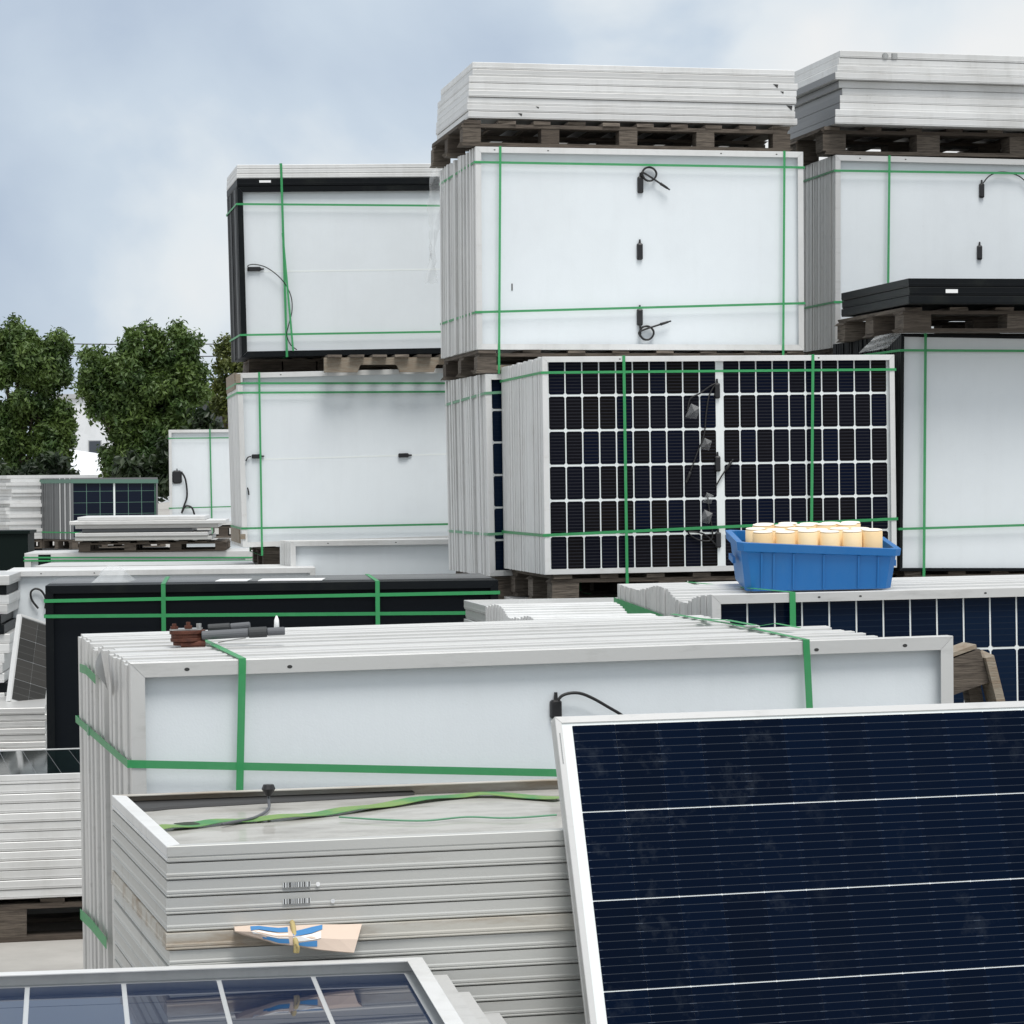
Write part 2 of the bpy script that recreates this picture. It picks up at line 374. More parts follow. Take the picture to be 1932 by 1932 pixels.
def jbox(parent, x, z, wd, ht, y, dp=.018):
    """black junction box, chamfered, stub of cable gland"""
    c = min(wd, ht) * .18; X, Z = wd / 2, ht / 2
    def o(s, yy): return [Vector((x + px * s, yy, z + pz * s)) for px, pz in [(-X + c, -Z), (X - c, -Z), (X, -Z + c), (X, Z - c), (X - c, Z), (-X + c, Z), (-X, Z - c), (-X, -Z + c)]]
    b = MB().loops([o(1, y), o(1, y - dp * .7), o(.82, y - dp)])
    if ht > wd: b.cyl((x, y - dp * .45, z + Z), (x, y - dp * .45, z + Z + .02), .006, .0045, 8)
    else: b.cyl((x + X, y - dp * .45, z), (x + X + .02, y - dp * .45, z), .006, .0045, 8)
    return b.build('junction_box', 'black_plastic', parent)
def cable(parent, pts, r=.0032, conn=True, name='cable'):
    P = spline(pts, 7); b = MB().tube(P, r)
    if conn:
        d = (P[-1] - P[-3]).normalized(); b.cyl(P[-1], P[-1] + d * .045, .0075, .006, 8, .001); b.cyl(P[-1] + d * .045, P[-1] + d * .06, .0045, .004, 8)
    return b.build(name, 'rubber_cable', parent, smooth=True)

class Bundle: pass
def bundle(name, label, pos, yaw, L, H, n, T, group=None, tx=0, ty=0, m='frame', back='backsheet', fl=.030, gap=.0008, cell=None,
           dx=None, sc=None, front=True, front_L=None, mi=None, Lk=None, cat='panel stack', holes=()):
    """strapped upright stack: root Empty at the front left bottom corner; x along the panels, y to the back"""
    B = Bundle(); rot = (rad(tx), rad(ty), rad(yaw)); B.M = matrix(pos, rot)
    B.root = empty(name, pos, rot, label, cat, group); B.L, B.H, B.T = L, H, T; B.D = n * (T + gap)
    FL = front_L or L
    s = 0
    if front:
        rec = T * .78
        p = link('panel', laminate_mesh(FL, H, rec), back, B.root); B.panel = p; B.rec = rec
        rails(p, FL, H, T, fl, rec, m)
        if cell: cell(p, rec - .0003)
        for hx in holes: hole(p, hx, H - fl * .52)
        s = 1
    for k in range(s, n):
        o = link('panel', slab_mesh(Lk(k) if Lk else L, H, T), (mi(k) if mi else m), B.root, ((dx(k) if dx else random.uniform(-.004, .004)), k * (T + gap), 0))
        if sc: o.scale = (1, 1, sc(k))
    return B

CUBES = []
for i in range(5):
    v = [tuple(c + random.uniform(-.012, .012) for c in p) for p in boxv(-.5, .5, -.5, .5, -.5, .5)]
    CUBES.append(mesh('timber', v, BOXF))
def timber(name, parent, c, s, m='wood', rot=(0, 0, 0)):
    return link(name, random.choice(CUBES), m, parent, c, rot, s)
def pallet(label, pos, yaw, L, W, H=.14, nb=4, group='wooden pallets under the panel stacks', ty=0, blk=.10, nt=8, m='wood'):
    r = empty('wooden_pallet', pos, (0, rad(ty), rad(yaw)), label, 'pallet', group)
    t = min(.019, H * .14); bh = H - 3 * t
    for j, y in enumerate((blk / 2, W / 2, W - blk / 2)):
        timber('bottom_board', r, (L / 2, y, t / 2), (L, blk, t), m)
        for i in range(nb):
            x = blk / 2 + (L - blk) * i / (nb - 1)
            timber('block', r, (x, y, t + bh / 2), (blk, blk * .96, bh), m)
        timber('lead_board', r, (L / 2, y, t + bh + t / 2), (L, blk, t), m)
    for i in range(nt):
        x = .05 + (L - .1) * i / (nt - 1)
        timber('top_board', r, (x, W / 2, H - t / 2), (.09, W, t), m)
    return r
ORD = ['topmost', 'second', 'third', 'fourth', 'fifth', 'sixth', 'seventh', 'eighth', 'ninth', 'tenth', 'eleventh', 'twelfth', 'thirteenth', 'fourteenth',
       'fifteenth', 'sixteenth', 'seventeenth', 'eighteenth', 'nineteenth', 'twentieth', 'twenty-first', 'twenty-second', 'twenty-third', 'twenty-fourth', 'twenty-fifth', 'twenty-sixth']
def flat_panel(pos, rot, L, W, T, label, group, m='frame', detail=None, name='solar_panel', rib=False):
    """panel lying flat, pos = front left corner of its top face; slab's y axis points down"""
    M = Matrix.Translation(pos) @ Euler(rot, 'XYZ').to_matrix().to_4x4() @ Matrix.Rotation(rad(-90), 4, 'X')
    # local slab: x right, y -> down, z -> back
    if detail:
        o = bpy.data.objects.new(name, None); C.objects.link(o); o.matrix_world = M; tag(o, label, 'solar panel', group)
        detail(o)
    else:
        o = link(name, slab_mesh(L, W, T, rib), m); o.matrix_world = M; tag(o, label, 'solar panel', group)
    return o
def pile(tops, yaw, L, W, T, n, what, group, m='frame', gap=.001, off=None, dims=None, mats=None, detail=None, tx=0, ty=0, rib=False):
    """n loose panels lying on each other, tops = front left corner of the topmost one's upper face"""
    R = Euler((rad(tx), rad(ty), rad(yaw)), 'XYZ').to_matrix()
    out_ = []
    for k in range(n):
        ox, oy = off(k) if off else (random.uniform(-.006, .006), random.uniform(-.006, .006))
        p = Vector(tops) + R @ Vector((ox, oy, -k * (T + gap)))
        l, wd = dims(k) if dims else (L, W)
        lab = f'{ORD[k]} panel ' + ('of ' if k == 0 else 'from the top of ') + what
        out_.append(flat_panel(p, (rad(tx), rad(ty), rad(yaw)), l, wd, T, lab, group, (mats(k) if mats else m), detail if k == 0 else None, rib=rib))
    return out_

def attach(o, par):
    o.parent = par; o.matrix_parent_inverse = par.matrix_world.inverted()

# ================================================================== the setting
g = MB().add([(-400, -60, 0), (400, -60, 0), (400, 900, 0), (-400, 900, 0)], [(0, 1, 2, 3)]).build('ground', 'concrete'); g['kind'] = 'structure'

def building(label, u0, u1, vtop, d, depth, m, name='far_building', win=0, roof=None):
    a, b = at(u0, vtop, d), at(u1, vtop, d)
    r = empty(name, (a.x, d, 0), (0, 0, 0), label, 'building'); Wd = b.x - a.x; Hh = a.z
    MB().box(0, Wd, 0, depth, 0, Hh).build('wall', m, r)
    MB().box(-.25, Wd + .25, -.25, depth + .25, Hh + .002, Hh + .35).build('parapet', 'wall_grey', r)
    for k in range(win):
        x = .8 + k * (Wd - 2.2) / max(1, win - 1)
        wn = MB().box(x, x + 1.1, -.06, .03, Hh * .45, Hh * .45 + 1.3).build('window', 'wall_grey', r)
        MB().box(x + .08, x + 1.02, -.075, -.062, Hh * .45 + .08, Hh * .45 + 1.22).build('pane', 'dark_window', wn)
    return r
building('pale flat-roofed building seen through the gap between the trees', 96, 300, 752, 230, 14, 'wall_white', win=4)
building('dark building behind the right end of the tree row', 372, 470, 748, 170, 10, 'wall_dark')
rb = empty('low_white_house', at(118, 900, 120) * 1, (0, 0, 0), 'low white gabled house below the gap between the trees', 'house')
rb.location.z = 0
z1, z2 = at(150, 897, 120).z, at(150, 868, 120).z
MB().box(0, 3.0, 0, 6, 0, z1).build('wall', 'wall_white', rb)
MB().add([(-.2, -.2, z1), (3.2, -.2, z1), (3.2, 6.2, z1), (-.2, 6.2, z1), (-.2, 3, z2 + .5), (3.2, 3, z2)], [(0, 1, 5, 4), (2, 3, 4, 5), (0, 4, 3), (1, 2, 5), (0, 3, 2, 1)]).build('roof', 'wall_white', rb)

# power lines and their poles
for k, (va, vb) in enumerate(((630, 634), (653, 657), (705, 708), (713, 716))):
    a, b = at(-260, va + 4, 95), at(760, vb + 4, 95)
    P = [a.lerp(b, t / 12) - Vector((0, 0, .25 * (1 - (2 * t / 12 - 1) ** 2))) for t in range(13)]
    o = MB().tube(P, .018 if k < 2 else .014, 5).build('power_line', 'wire')
    tag(o, ['topmost power line crossing the sky between the trees', 'second power line just under the topmost one', 'third power line low behind the right tree', 'lowest power line behind the right tree'][k], 'power line')
for k, u in enumerate((-260, 760)):
    p = at(u, 640, 95)
    r = empty('utility_pole', (p.x, 95.2, 0), (0, 0, 0), ['utility pole carrying the left end of the power lines', 'utility pole carrying the right end of the power lines behind the stacks'][k], 'pole')
    MB().cyl((0, 0, 0), (0, 0, p.z + .4), .16, .11, 10).build('post', 'wall_grey', r)
    MB().box(-.05, .05, -.9, .9, p.z - .08, p.z + .04).build('crossarm', 'wall_grey', r)

# trees
def leafmat(name, a, b):
    m = bpy.data.materials.new(name); m.use_nodes = True; MT[name] = m
    t = m.node_tree; n = t.nodes; bs = n['Principled BSDF']; l = t.links.new
    g_ = n.new('ShaderNodeNewGeometry'); ns = n.new('ShaderNodeTexNoise'); ns.inputs['Scale'].default_value = 2.2; ns.inputs['Detail'].default_value = 4
    l(g_.outputs['Position'], ns.inputs['Vector'])
    r = n.new('ShaderNodeMapRange'); r.inputs[1].default_value = .35; r.inputs[2].default_value = .68; l(ns.outputs['Fac'], r.inputs[0])
    mx_ = n.new('ShaderNodeMix'); mx_.data_type = 'RGBA'; mx_.inputs[6].default_value = a + (1,); mx_.inputs[7].default_value = b + (1,)
    l(r.outputs[0], mx_.inputs[0]); l(mx_.outputs[2], bs.inputs['Base Color']); bs.inputs['Roughness'].default_value = .5
    tr = n.new('ShaderNodeBsdfTranslucent'); l(mx_.outputs[2], tr.inputs[0])
    ms = n.new('ShaderNodeMixShader'); ms.inputs[0].default_value = .22
    l(bs.outputs[0], ms.inputs[1]); l(tr.outputs[0], ms.inputs[2]); l(ms.outputs[0], n['Material Output'].inputs[0])
leafmat('leaf', (.036, .078, .016), (.120, .185, .040))
leafmat('leaf_yellow', (.05, .075, .012), (.13, .15, .03))
leafmat('leaf_dark', (.010, .022, .008), (.030, .052, .014))
def leaves(lobes, d, dens, size):
    """lobes: px centre, px radii; leaf-sized folded faces clustered on twigs through each lobe"""
    v, f = [], []
    k = d / F
    for (u, vv, ru, rv) in lobes:
        c = at(u, vv, d); a, b_ = ru * k, rv * k; dpt = (a + b_) * .5
        n = int(dens * ru * rv / 2500)
        subs = []
        for _ in range(13):
            q_ = Vector((random.gauss(0, 1), random.gauss(0, 1), random.gauss(0, 1))).normalized() * random.uniform(.35, .92)
            subs.append((c + Vector((q_.x * a, q_.y * dpt, q_.z * b_)), random.uniform(.22, .42)))
        c_, a0, b0, d0 = c, a, b_, dpt
        for i in range(n // 7):
            c, sr = random.choice(subs); a, b_, dpt = a0 * sr, b0 * sr, d0 * sr
            th, ph = random.uniform(0, 2 * math.pi), math.acos(random.uniform(-1, 1))
            rr = random.uniform(.30, 1.0) ** .55 * random.uniform(.86, 1.08)
            w_ = 1 + .16 * math.sin(3.1 * th + u) * math.sin(4.3 * ph + vv)
            dv = Vector((math.sin(ph) * math.cos(th), math.sin(ph) * math.sin(th), math.cos(ph)))
            tw = c + Vector((dv.x * a, dv.y * dpt, dv.z * b_)) * rr * w_
            for j in range(7):
                p = tw + Vector((random.gauss(0, .07), random.gauss(0, .07), random.gauss(0, .06)))
                s = size * random.uniform(.6, 1.25)
                nrm = (dv * .5 + Vector((random.uniform(-1, 1), random.uniform(-1, 1), random.uniform(-.3, 1.2)))).normalized()
                x = nrm.orthogonal().normalized(); x = (Matrix.Rotation(random.uniform(0, 6.28), 3, nrm) @ x); y = nrm.cross(x)
                q = len(v)
                v += [p - x * s, p - y * s * .42 + nrm * s * .12, p + x * s, p + y * s * .42 + nrm * s * .12]
                f += [(q, q + 1, q + 2), (q, q + 2, q + 3)]
    return v, f
def tree(label, d, base_u, lobes, dens=1500, size=.064, m='leaf', trunk=.10):
    b = at(base_u, 900, d); r = empty('broadleaf_tree', (b.x, d, 0), (0, 0, 0), label, 'tree', 'trees behind the yard')
    v, f = leaves(lobes, d, dens, size); v = [p - Vector((b.x, d, 0)) for p in v]
    link('crown', mesh('crown', v, f), m, r)
    t = MB(); c0 = at(lobes[0][0], lobes[0][1], d) - Vector((b.x, d, 0))
    t.tube(spline([(0, 0, 0), (.03, .02, .9), (c0.x * .3 - .02, 0, c0.z * .55), (c0.x * .7, .05, c0.z * .85)], 5), trunk, 8)
    for (u, vv, ru, rv) in lobes:
        c = at(u, vv, d) - Vector((b.x, d, 0))
        t.tube(spline([(c0.x * .25, 0, c0.z * .45), (c.x * .55, .1, c.z * .72), (c.x, 0, c.z)], 4), trunk * .38, 6)
    t.build('trunk', 'bark', r)
tree('dense green tree at the left edge of the picture', 60, 40, [(45, 700, 75, 80), (95, 690, 42, 70), (5, 680, 60, 70), (60, 790, 75, 75), (30, 655, 45, 48), (100, 840, 40, 55), (0, 830, 55, 70), (70, 870, 70, 50), (120, 790, 30, 60)], 4200)
tree('dark tree with three rounded tops left of the black-framed stack', 58, 265, [(265, 720, 62, 75), (275, 650, 50, 45), (345, 662, 42, 48), (185, 700, 38, 45), (320, 740, 65, 65), (240, 790, 55, 65), (300, 840, 80, 60), (215, 745, 40, 45), (370, 720, 28, 40), (230, 860, 60, 45), (180, 745, 30, 40), (350, 790, 48, 42), (300, 780, 60, 50)], 4200)
tree('yellow-green tree half hidden behind the black-framed stack', 62, 450, [(425, 690, 28, 48), (460, 740, 50, 70), (415, 750, 24, 45), (440, 650, 22, 25)], 2600, m='leaf_yellow')
def shrub(label, d, lobes, dens, size):
    b = at(lobes[0][0], 900, d); v, f = leaves(lobes, d, dens, size); v = [p - Vector((b.x, d, 0)) for p in v]
    r = empty('dark_shrub', (b.x, d, 0), (0, 0, 0), label, 'shrub'); link('foliage', mesh('foliage', v, f), 'leaf_dark', r)
    MB().tube([(0, 0, 0), (.02, .02, .5), (0, .05, 1.1)], .05, 6).build('stem', 'bark', r)
shrub('dark shrub under the tree at the left edge', 54, [(20, 920, 70, 60), (90, 890, 55, 45), (-40, 930, 60, 60)], 1900, .10)
shrub('dark shrub under the tree with rounded tops', 52, [(265, 900, 75, 50), (340, 870, 60, 50), (390, 830, 40, 50)], 1900, .10)

# ================================================================== back row of upright stacks
UP = 'upright strapped panel stacks'
def pxz(B, u, v): return loc(B.M, u, v, -.002)
def hstrap(B, pl, pr, back_drop=0.0, m='strap', wd=.012, e=.006):
    a, b = pxz(B, *pl), pxz(B, *pr); L = B.L
    s = (b.z - a.z) / (b.x - a.x); zl, zr = a.z - a.x * s, a.z + (L - a.x) * s
    strap_h(B.root, L, B.D, (zl, zr, zr + back_drop, zl + back_drop), wd, e, m)
def vstrap(B, ptop, pbot, ext=.0, up=.0, wd=.012, m='strap'):
    a, b = pxz(B, *ptop), pxz(B, *pbot)
    strap_v(B.root, B.D, -ext, B.H + up, (b.x, a.x, a.x, b.x), wd, .002, m)
def black_cables(B, u, v, w_, h_):
    p = pxz(B, u, v); return jbox(B.panel, p.x, p.z, w_, h_, B.rec), p

# --- middle column: J below, white F3 above, loose pile F4 on top
def grid_cells(nc, nr, px, pz, cw, ch, ch_, m, L, H, mid=0.0, dz=0.0):
    def fn(p, y): cells(p, (L - nc * px - mid) / 2, (H + nr * pz) / 2 + dz, nc, nr, px, pz, cw, ch, ch_, m, y, mid)
    return fn
SUPP = 'upright panel stacks on the ground carrying other stacks'
pallet('pallet on the ground at the foot of the middle back column', (-.10, 14.50, 0), 12, 1.7, 1.05)
bundle('panel_stack', 'lowest upright stack of the middle back column, hidden by the front stacks', (-.118, 14.482, .142), 12, 1.755, .96, 31, .034, SUPP)
pallet('pallet under the narrow end of white edges left of the dark cell stack', (-.10, 14.50, 1.104), 12, 1.7, 1.05, .14)
J = bundle('panel_stack', 'upright stack of white panel edges with a sliver of dark cells', (-.118, 14.482, 1.246), 12.1, 1.755, 1.04, 31, .034, UP, ty=-.7, m='frame_white', back='grid_white',
           cell=grid_cells(20, 6, .0828, .1675, .0735, .157, .007, 'cell_blue', 1.755, 1.04, .034), dx=lambda k: random.uniform(-.010, .006))
hstrap(J, (918, 742), (1000, 737), -.03, 'strap_pale', .014); hstrap(J, (925, 1008), (1000, 1004), .0, 'strap_pale', .014)
pallet('pallet between the white-sheet stack and the stack of white edges below', (-.17, 14.47, 2.29), 11, 1.745, 1.06, .118, 5)
F3 = bundle('panel_stack', 'upright white-sheet stack with coiled cables under the topmost loose pile', (-.173, 14.464, 2.410), 10.9, 1.745, 1.04, 31, .0345, UP, ty=.16, m='frame_white', dx=lambda k: random.uniform(-.016, .008),
            sc=lambda k: 1 + random.uniform(-.012, .004), holes=(.10, .38, 1.30, 1.60))
hstrap(F3, (905, 306), (1515, 316), 0.0); hstrap(F3, (905, 589), (1515, 572), 0)
vstrap(F3, (944, 300), (941, 655), .12); vstrap(F3, (1480, 300), (1477, 655), .12)
for (u, v) in ((1210, 348), (1209, 474), (1209, 598)): black_cables(F3, u, v, .030, .086)
def coil(B, u, v, r, tail, start):
    p = pxz(B, u, v); y = B.rec - .012; q = pxz(B, *tail); s = pxz(B, *start); pts = [(s.x, y, s.z)]
    for k in range(20):
        a = math.pi * 1.15 - k * 2 * math.pi / 9; pts.append((p.x + math.cos(a) * r * (1 + .03 * (k % 3)), y - .001 * k * .6, p.z + math.sin(a) * r * (1 - .03 * (k % 2))))
    pts.append((q.x, y - .014, q.z)); cable(B.panel, pts, .0052)
coil(F3, 1226, 328, .036, (1246, 346), (1211, 332)); coil(F3, 1221, 628, .036, (1246, 612), (1209, 612))
pz_ = pxz(F3, 968, 541); MB().box(pz_.x - .003, pz_.x + .003, F3.rec - .002, F3.rec - .0005, pz_.z - .018, pz_.z + .018).build('slot', 'hole', F3.panel)
pallet('weathered pallet with five blocks under the topmost loose pile', (-.235, 14.47, 3.456), 10.5, 1.74, 1.06, .132, 5, ty=.4, blk=.095, nt=10)
# loose pile on top
F4T = at(884, 116, 14.55)
f4 = pile(F4T, 10.4, 1.745, 1.05, .0355, 8, 'the pale pile at top centre', 'loose panels piled on top of the middle column', mats=lambda k: ['frame_white', 'frame', 'frame_white', 'frame_white', 'frame', 'frame_white', 'frame_white', 'frame_white'][k], ty=.45,
     off=lambda k: (.022 if k < 2 else random.uniform(-.012, .004), .01 if k < 2 else random.uniform(-.006, .006)), dims=lambda k: (1.72 if k < 2 else 1.745 + random.uniform(0, .012), 1.05))

for k, x, s_ in ((2, 1.62, 1), (3, 1.66, .7), (5, 1.70, 1.2), (7, .26, .8), (6, .36, .6)):
    MB().add([(x, .004, -.0006), (x + .028 * s_, .006, -.0006), (x + .024 * s_, .026 * s_, -.0006), (x, .004, -.0012), (x + .028 * s_, .006, -.0012), (x + .024 * s_, .026 * s_, -.0012)], [(0, 1, 2), (5, 4, 3), (0, 3, 4, 1), (1, 4, 5, 2), (2, 5, 3, 0)]).build('dent', 'hole', f4[k])
# clear film hanging from the left end of F3
fm = MB(); ls = []
a, b = at(826, 318, 14.9), at(812, 535, 15.0)
rows, colsn = 26, 7
for i in range(rows):
    t = i / (rows - 1); c = a.lerp(b, t); wd = .05 + .03 * math.sin(t * 7) + .015 * random.random() - .03 * max(0, t - .8)
    for j in range(colsn):
        s = j / (colsn - 1) - .5
        fm.v.append(c + Vector((s * wd + random.gauss(0, .004), .03 * math.sin(9 * s + 6 * t) + random.gauss(0, .007), random.gauss(0, .004))))
for i in range(rows - 1):
    for j in range(colsn - 1): k = i * colsn + j; fm.f.append((k, k + 1, k + colsn + 1, k + colsn))
tag(fm.build('clear_film', 'clear_film', smooth=True), 'crumpled clear film hanging from the left end of the white-sheet stack', 'plastic film')

# --- dark cell stack in front of J
pallet('pallet on the ground under the dark cell stack column', (.17, 13.47, 0), 11, 1.7, 1.1)
bundle('panel_stack', 'lowest upright stack under the dark cell stack, hidden by the front stacks', (.155, 13.445, .142), 10.8, 1.755, 1.0, 31, .035, SUPP)
pallet('dark pallet with heavy blocks under the dark cell stack', (.19, 13.47, 1.145), 10.8, 1.70, 1.08, .14, 4, blk=.13)
F2 = bundle('panel_stack', 'upright stack showing a grid of dark half-cells in white lines, behind the blue tub', (.155, 13.445, 1.287), 10.8, 1.755, 1.04, 31, .0336, UP, ty=-.27, m='frame_white', back='grid_white', fl=.026,
            cell=grid_cells(20, 6, .0828, .1675, .0765, .1575, .007, 'cell_rear', 1.755, 1.04, .034), dx=lambda k: random.uniform(-.004, .003), sc=lambda k: 1 + random.uniform(-.003, .003) - .012 * (k / 33), holes=(.38, 1.37))
hstrap(F2, (1032, 703), (1686, 697), -.004); hstrap(F2, (1032, 1010), (1686, 979), .0, wd=.014)
vstrap(F2, (1177, 690), (1183, 1080), .13, wd=.014); vstrap(F2, (1534, 690), (1529, 1060), .13, wd=.014)
for (u, v) in ((1355, 737), (1356, 875), (1357, 1019)): black_cables(F2, u, v, .027, .075)
def pl(B, P, dy=0.0):
    o = []
    for u, v in P: q = pxz(B, u, v); o.append((q.x, B.rec - .012 - dy, q.z))
    return o
cable(F2.panel, pl(F2, [(1355, 722), (1342, 728), (1322, 742), (1304, 752), (1299, 775)]), .004, False)
cable(F2.panel, pl(F2, [(1352, 724), (1340, 745), (1334, 780), (1330, 820), (1318, 852), (1304, 890)]), .004)
cable(F2.panel, pl(F2, [(1352, 918), (1362, 900), (1372, 885)]), .004)
cable(F2.panel, pl(F2, [(1356, 1032), (1330, 1008), (1300, 1004), (1318, 1018), (1345, 1016), (1340, 965), (1336, 930)]), .004, False)
for i, (u, v, s) in enumerate(((1307, 776, .035), (1332, 838, .028), (1336, 940, .026), (1332, 975, .032))):
    q = pxz(F2, u, v); bb = MB(); y = F2.rec - .018
    bb.add([(q.x - s, y, q.z - s * .8), (q.x + s * .5, y - .012, q.z - s * 1.1), (q.x + s, y - .02, q.z + s * .5), (q.x - s * .2, y - .006, q.z + s * 1.1), (q.x + .1 * s, y - .03, q.z)], [(0, 1, 4), (1, 2, 4), (2, 3, 4), (3, 0, 4)])
    bb.build('film_tag', 'tag_film', F2.panel)

# --- left back column G (two high)
GD = 16.9
pallet('pallet on the ground at the foot of the left back column', (-1.55, 16.95, 0), 9, 1.7, 1.05)
bundle('panel_stack', 'lowest upright stack of the left back column, hidden in shade', (-1.57, 16.98, .142), 9, 1.755, 1.07, 31, .034, SUPP)
pallet('pallet under the white stack with taped corners', (-1.50, 16.98, 1.214), 9, 1.6, 1.0, .13)
p0 = at(458, 1033, GD)
G1 = bundle('panel_stack', 'upright white-sheet stack with taped left corners below the black-framed stack', p0, 9, 1.755, 1.045, 31, .034, UP, ty=-1.2, m='frame_white', dx=lambda k: random.uniform(-.003, .003), holes=(.26, 1.35))
hstrap(G1, (456, 723), (838, 723)); hstrap(G1, (456, 741), (838, 739)); hstrap(G1, (458, 997), (840, 989))
vstrap(G1, (489, 706), (494, 1030), .05)
for (u, v, w_) in ((484, 861, .055), (762, 859, .062)): black_cables(G1, u, v, w_, .026)
cable(G1.panel, pl(G1, [(474, 861), (468, 863), (464, 870)]), .004, False)
cable(G1.panel, pl(G1, [(467, 920), (469, 926), (470, 934)]), .004, False)
for z_ in (.955, 0.02):
    MB().box(-.007, .012, .20, 1.07, z_, z_ + (.10 if z_ > .5 else .085)).build('corner_guard', 'wood_pale', G1.root)
    MB().box(-.009, .018, -.006, .04, z_ + .03, z_ + (.085 if z_ > .5 else .06)).build('corner_guard', 'wood_pale', G1.root)
p1 = at(456, 674, GD)
t_ = empty('wooden_pallet', at(612, 703, GD - .05) + Vector((0, 0, .002)), (0, 0, rad(9)), 'notched pallet between the black-framed stack and the white stack below', 'pallet', 'wooden pallets under the panel stacks')
for yy in (0, .45, .9):
    b = MB(); X = 1.2; hh = .088
    pr = [(0, 0), (.2, 0), (.215, .04), (.225, .045), (.43, .045), (.44, .04), (.455, 0), (.66, 0), (.675, .04), (.685, .045), (.89, .045), (.9, .04), (.915, 0), (X, 0), (X, hh), (0, hh)]
    b.loops([[Vector((x, yy, z)) for x, z in pr], [Vector((x, yy + .04, z)) for x, z in pr]]).build('stringer', 'wood_pale', t_)
for i in range(9): timber('top_board', t_, (.06 + i * .135, .47, hh + .008), (.085, 1.0, .016), 'wood')
pallet('dark pallet end under the left overhang of the black-framed stack', at(470, 704, GD + .32) + Vector((0, 0, .002)), 9, .62, .6, .095, 3, nt=5, blk=.20)
G2 = bundle('panel_stack', 'upright black-framed stack with white back sheet at upper left', p1, 10.5, 1.755, 1.021, 20, .036, UP, ty=-1.0, m='frame_black', fl=.034, dx=lambda k: random.uniform(-.004, .004), mi=lambda k: 'frame_black' if k % 5 else 'frame_grey')
G2.H2 = G2.H
o = link('flat_panel', slab_mesh(1.75, .735, .044), 'frame_black', G2.root, (0, -.003, G2.H + .046)); o.rotation_euler = (rad(-90), 0, 0)
for k in range(3):
    o = link('flat_panel', slab_mesh(1.75, .735, .027), 'frame_white', G2.root, (.002 * k, -.002 + .002 * k, G2.H + .047 + .0277 * (k + 1))); o.rotation_euler = (rad(-90), 0, 0)
hstrap(G2, (455, 385), (815, 388)); hstrap(G2, (462, 632), (830, 626))
vstrap(G2, (531, 340), (541, 660), .0, .134, .014)
a, b = pxz(G2, 533, 440), pxz(G2, 553, 662); ribbon([(a.x, -.006, a.z), (b.x, -.006, b.z)], (1, 0, 0), .012, .001, (0, -1, 0)).build('strap', 'strap', G2.root)
black_cables(G2, 480, 507, .08, .026)
cable(G2.panel, pl(G2, [(470, 507), (468, 501), (482, 499), (505, 506), (532, 528), (548, 556), (551, 585), (544, 615), (541, 632), (548, 650), (560, 660)], .02), .0032, False)
ql = pxz(G2, 500, 342); MB().box(ql.x - .035, ql.x + .035, -.0050, -.0040, G2.H + .022, G2.H + .036).build('barcode_label', 'sticker', G2.panel)

for B_ in (G1, G2):
    MB().box(.10, 1.65, B_.rec - .0006, B_.rec - .0002, B_.H * .497, B_.H * .507).build('seam', 'grid_white', B_.panel)
# K: short row in front of G1's foot
K0 = at(548, 1021, 16.45); K = bundle('panel_stack', 'low white-sheet stack in front of the foot of the left back column', (K0.x, K0.y, .142), 10, 1.755, K0.z - .142, 7, .042, UP, m='frame_white', dx=lambda k: -.006 * k, holes=(.22, .62))
pallet('pallet on the ground under the low white-sheet stack', (K0.x, K0.y + .02, 0), 10, 1.7, .32)

# --- right column I
pallet('pallet on the ground under the right column', (1.94, 14.06, 0), 11, 1.7, 1.1)
bundle('panel_stack', 'lowest upright stack of the right column, hidden behind the blue tub', (1.926, 14.03, .142), 11, 1.755, .985, 31, .035, SUPP)
pallet('pallet under the black-framed stack right of the blue tub', (1.95, 14.06, 1.130), 11.3, 1.7, 1.1, .136, 4)
I_ = bundle('panel_stack', 'upright black-framed white-sheet stack right of the dark cell stack', (1.926, 14.03, 1.269), 11.3, 1.755, 1.182, 31, .035, UP, ty=.9, m='frame_black', fl=.016, dx=lambda k: random.uniform(-.004, .004))
hstrap(I_, (1702, 661), (1925, 662)); hstrap(I_, (1702, 998), (1925, 991)); vstrap(I_, (1746, 640), (1743, 1070), .11, wd=.014)
pallet('dark pallet under the three black-edged panels at the right edge', (1.925, 13.80, 2.448), 10.5, 1.74, 1.10, .120, 4, blk=.14)
IT = at(1714, 525, 13.70)
it = pile(IT, 10.5, 1.755, 1.10, .041, 3, 'the black-edged pile at the right edge', 'black-edged loose panels at the right edge', m='frame_black', off=lambda k: (.004 * (k % 2), 0))
o = MB().box(0, .062, -.0016, -.0002, -.009, .009).build('barcode_label', 'sticker'); o.location = at(1769, 546, 12.755); o.rotation_euler = (0, 0, rad(10.5))
o.location = (IT.x + .185, IT.y + .185 * math.tan(rad(10.5)) - .002, IT.z - .062)
attach(o, it[1])
fm = MB(); 
for i in range(9):
    for j in range(7): fm.v.append(at(1652 + j * 9 - i * 4, 634 + i * 4 - j * 1.5, 14.02 + .03 * math.sin(i * 1.7 + j) + .01 * random.random()))
for i in range(8):
    for j in range(6): k = i * 7 + j; fm.f.append((k, k + 1, k + 8, k + 7))
tag(fm.build('clear_film', 'clear_film', smooth=True), 'clear film wrapped over the top left corner of the right column', 'plastic film')

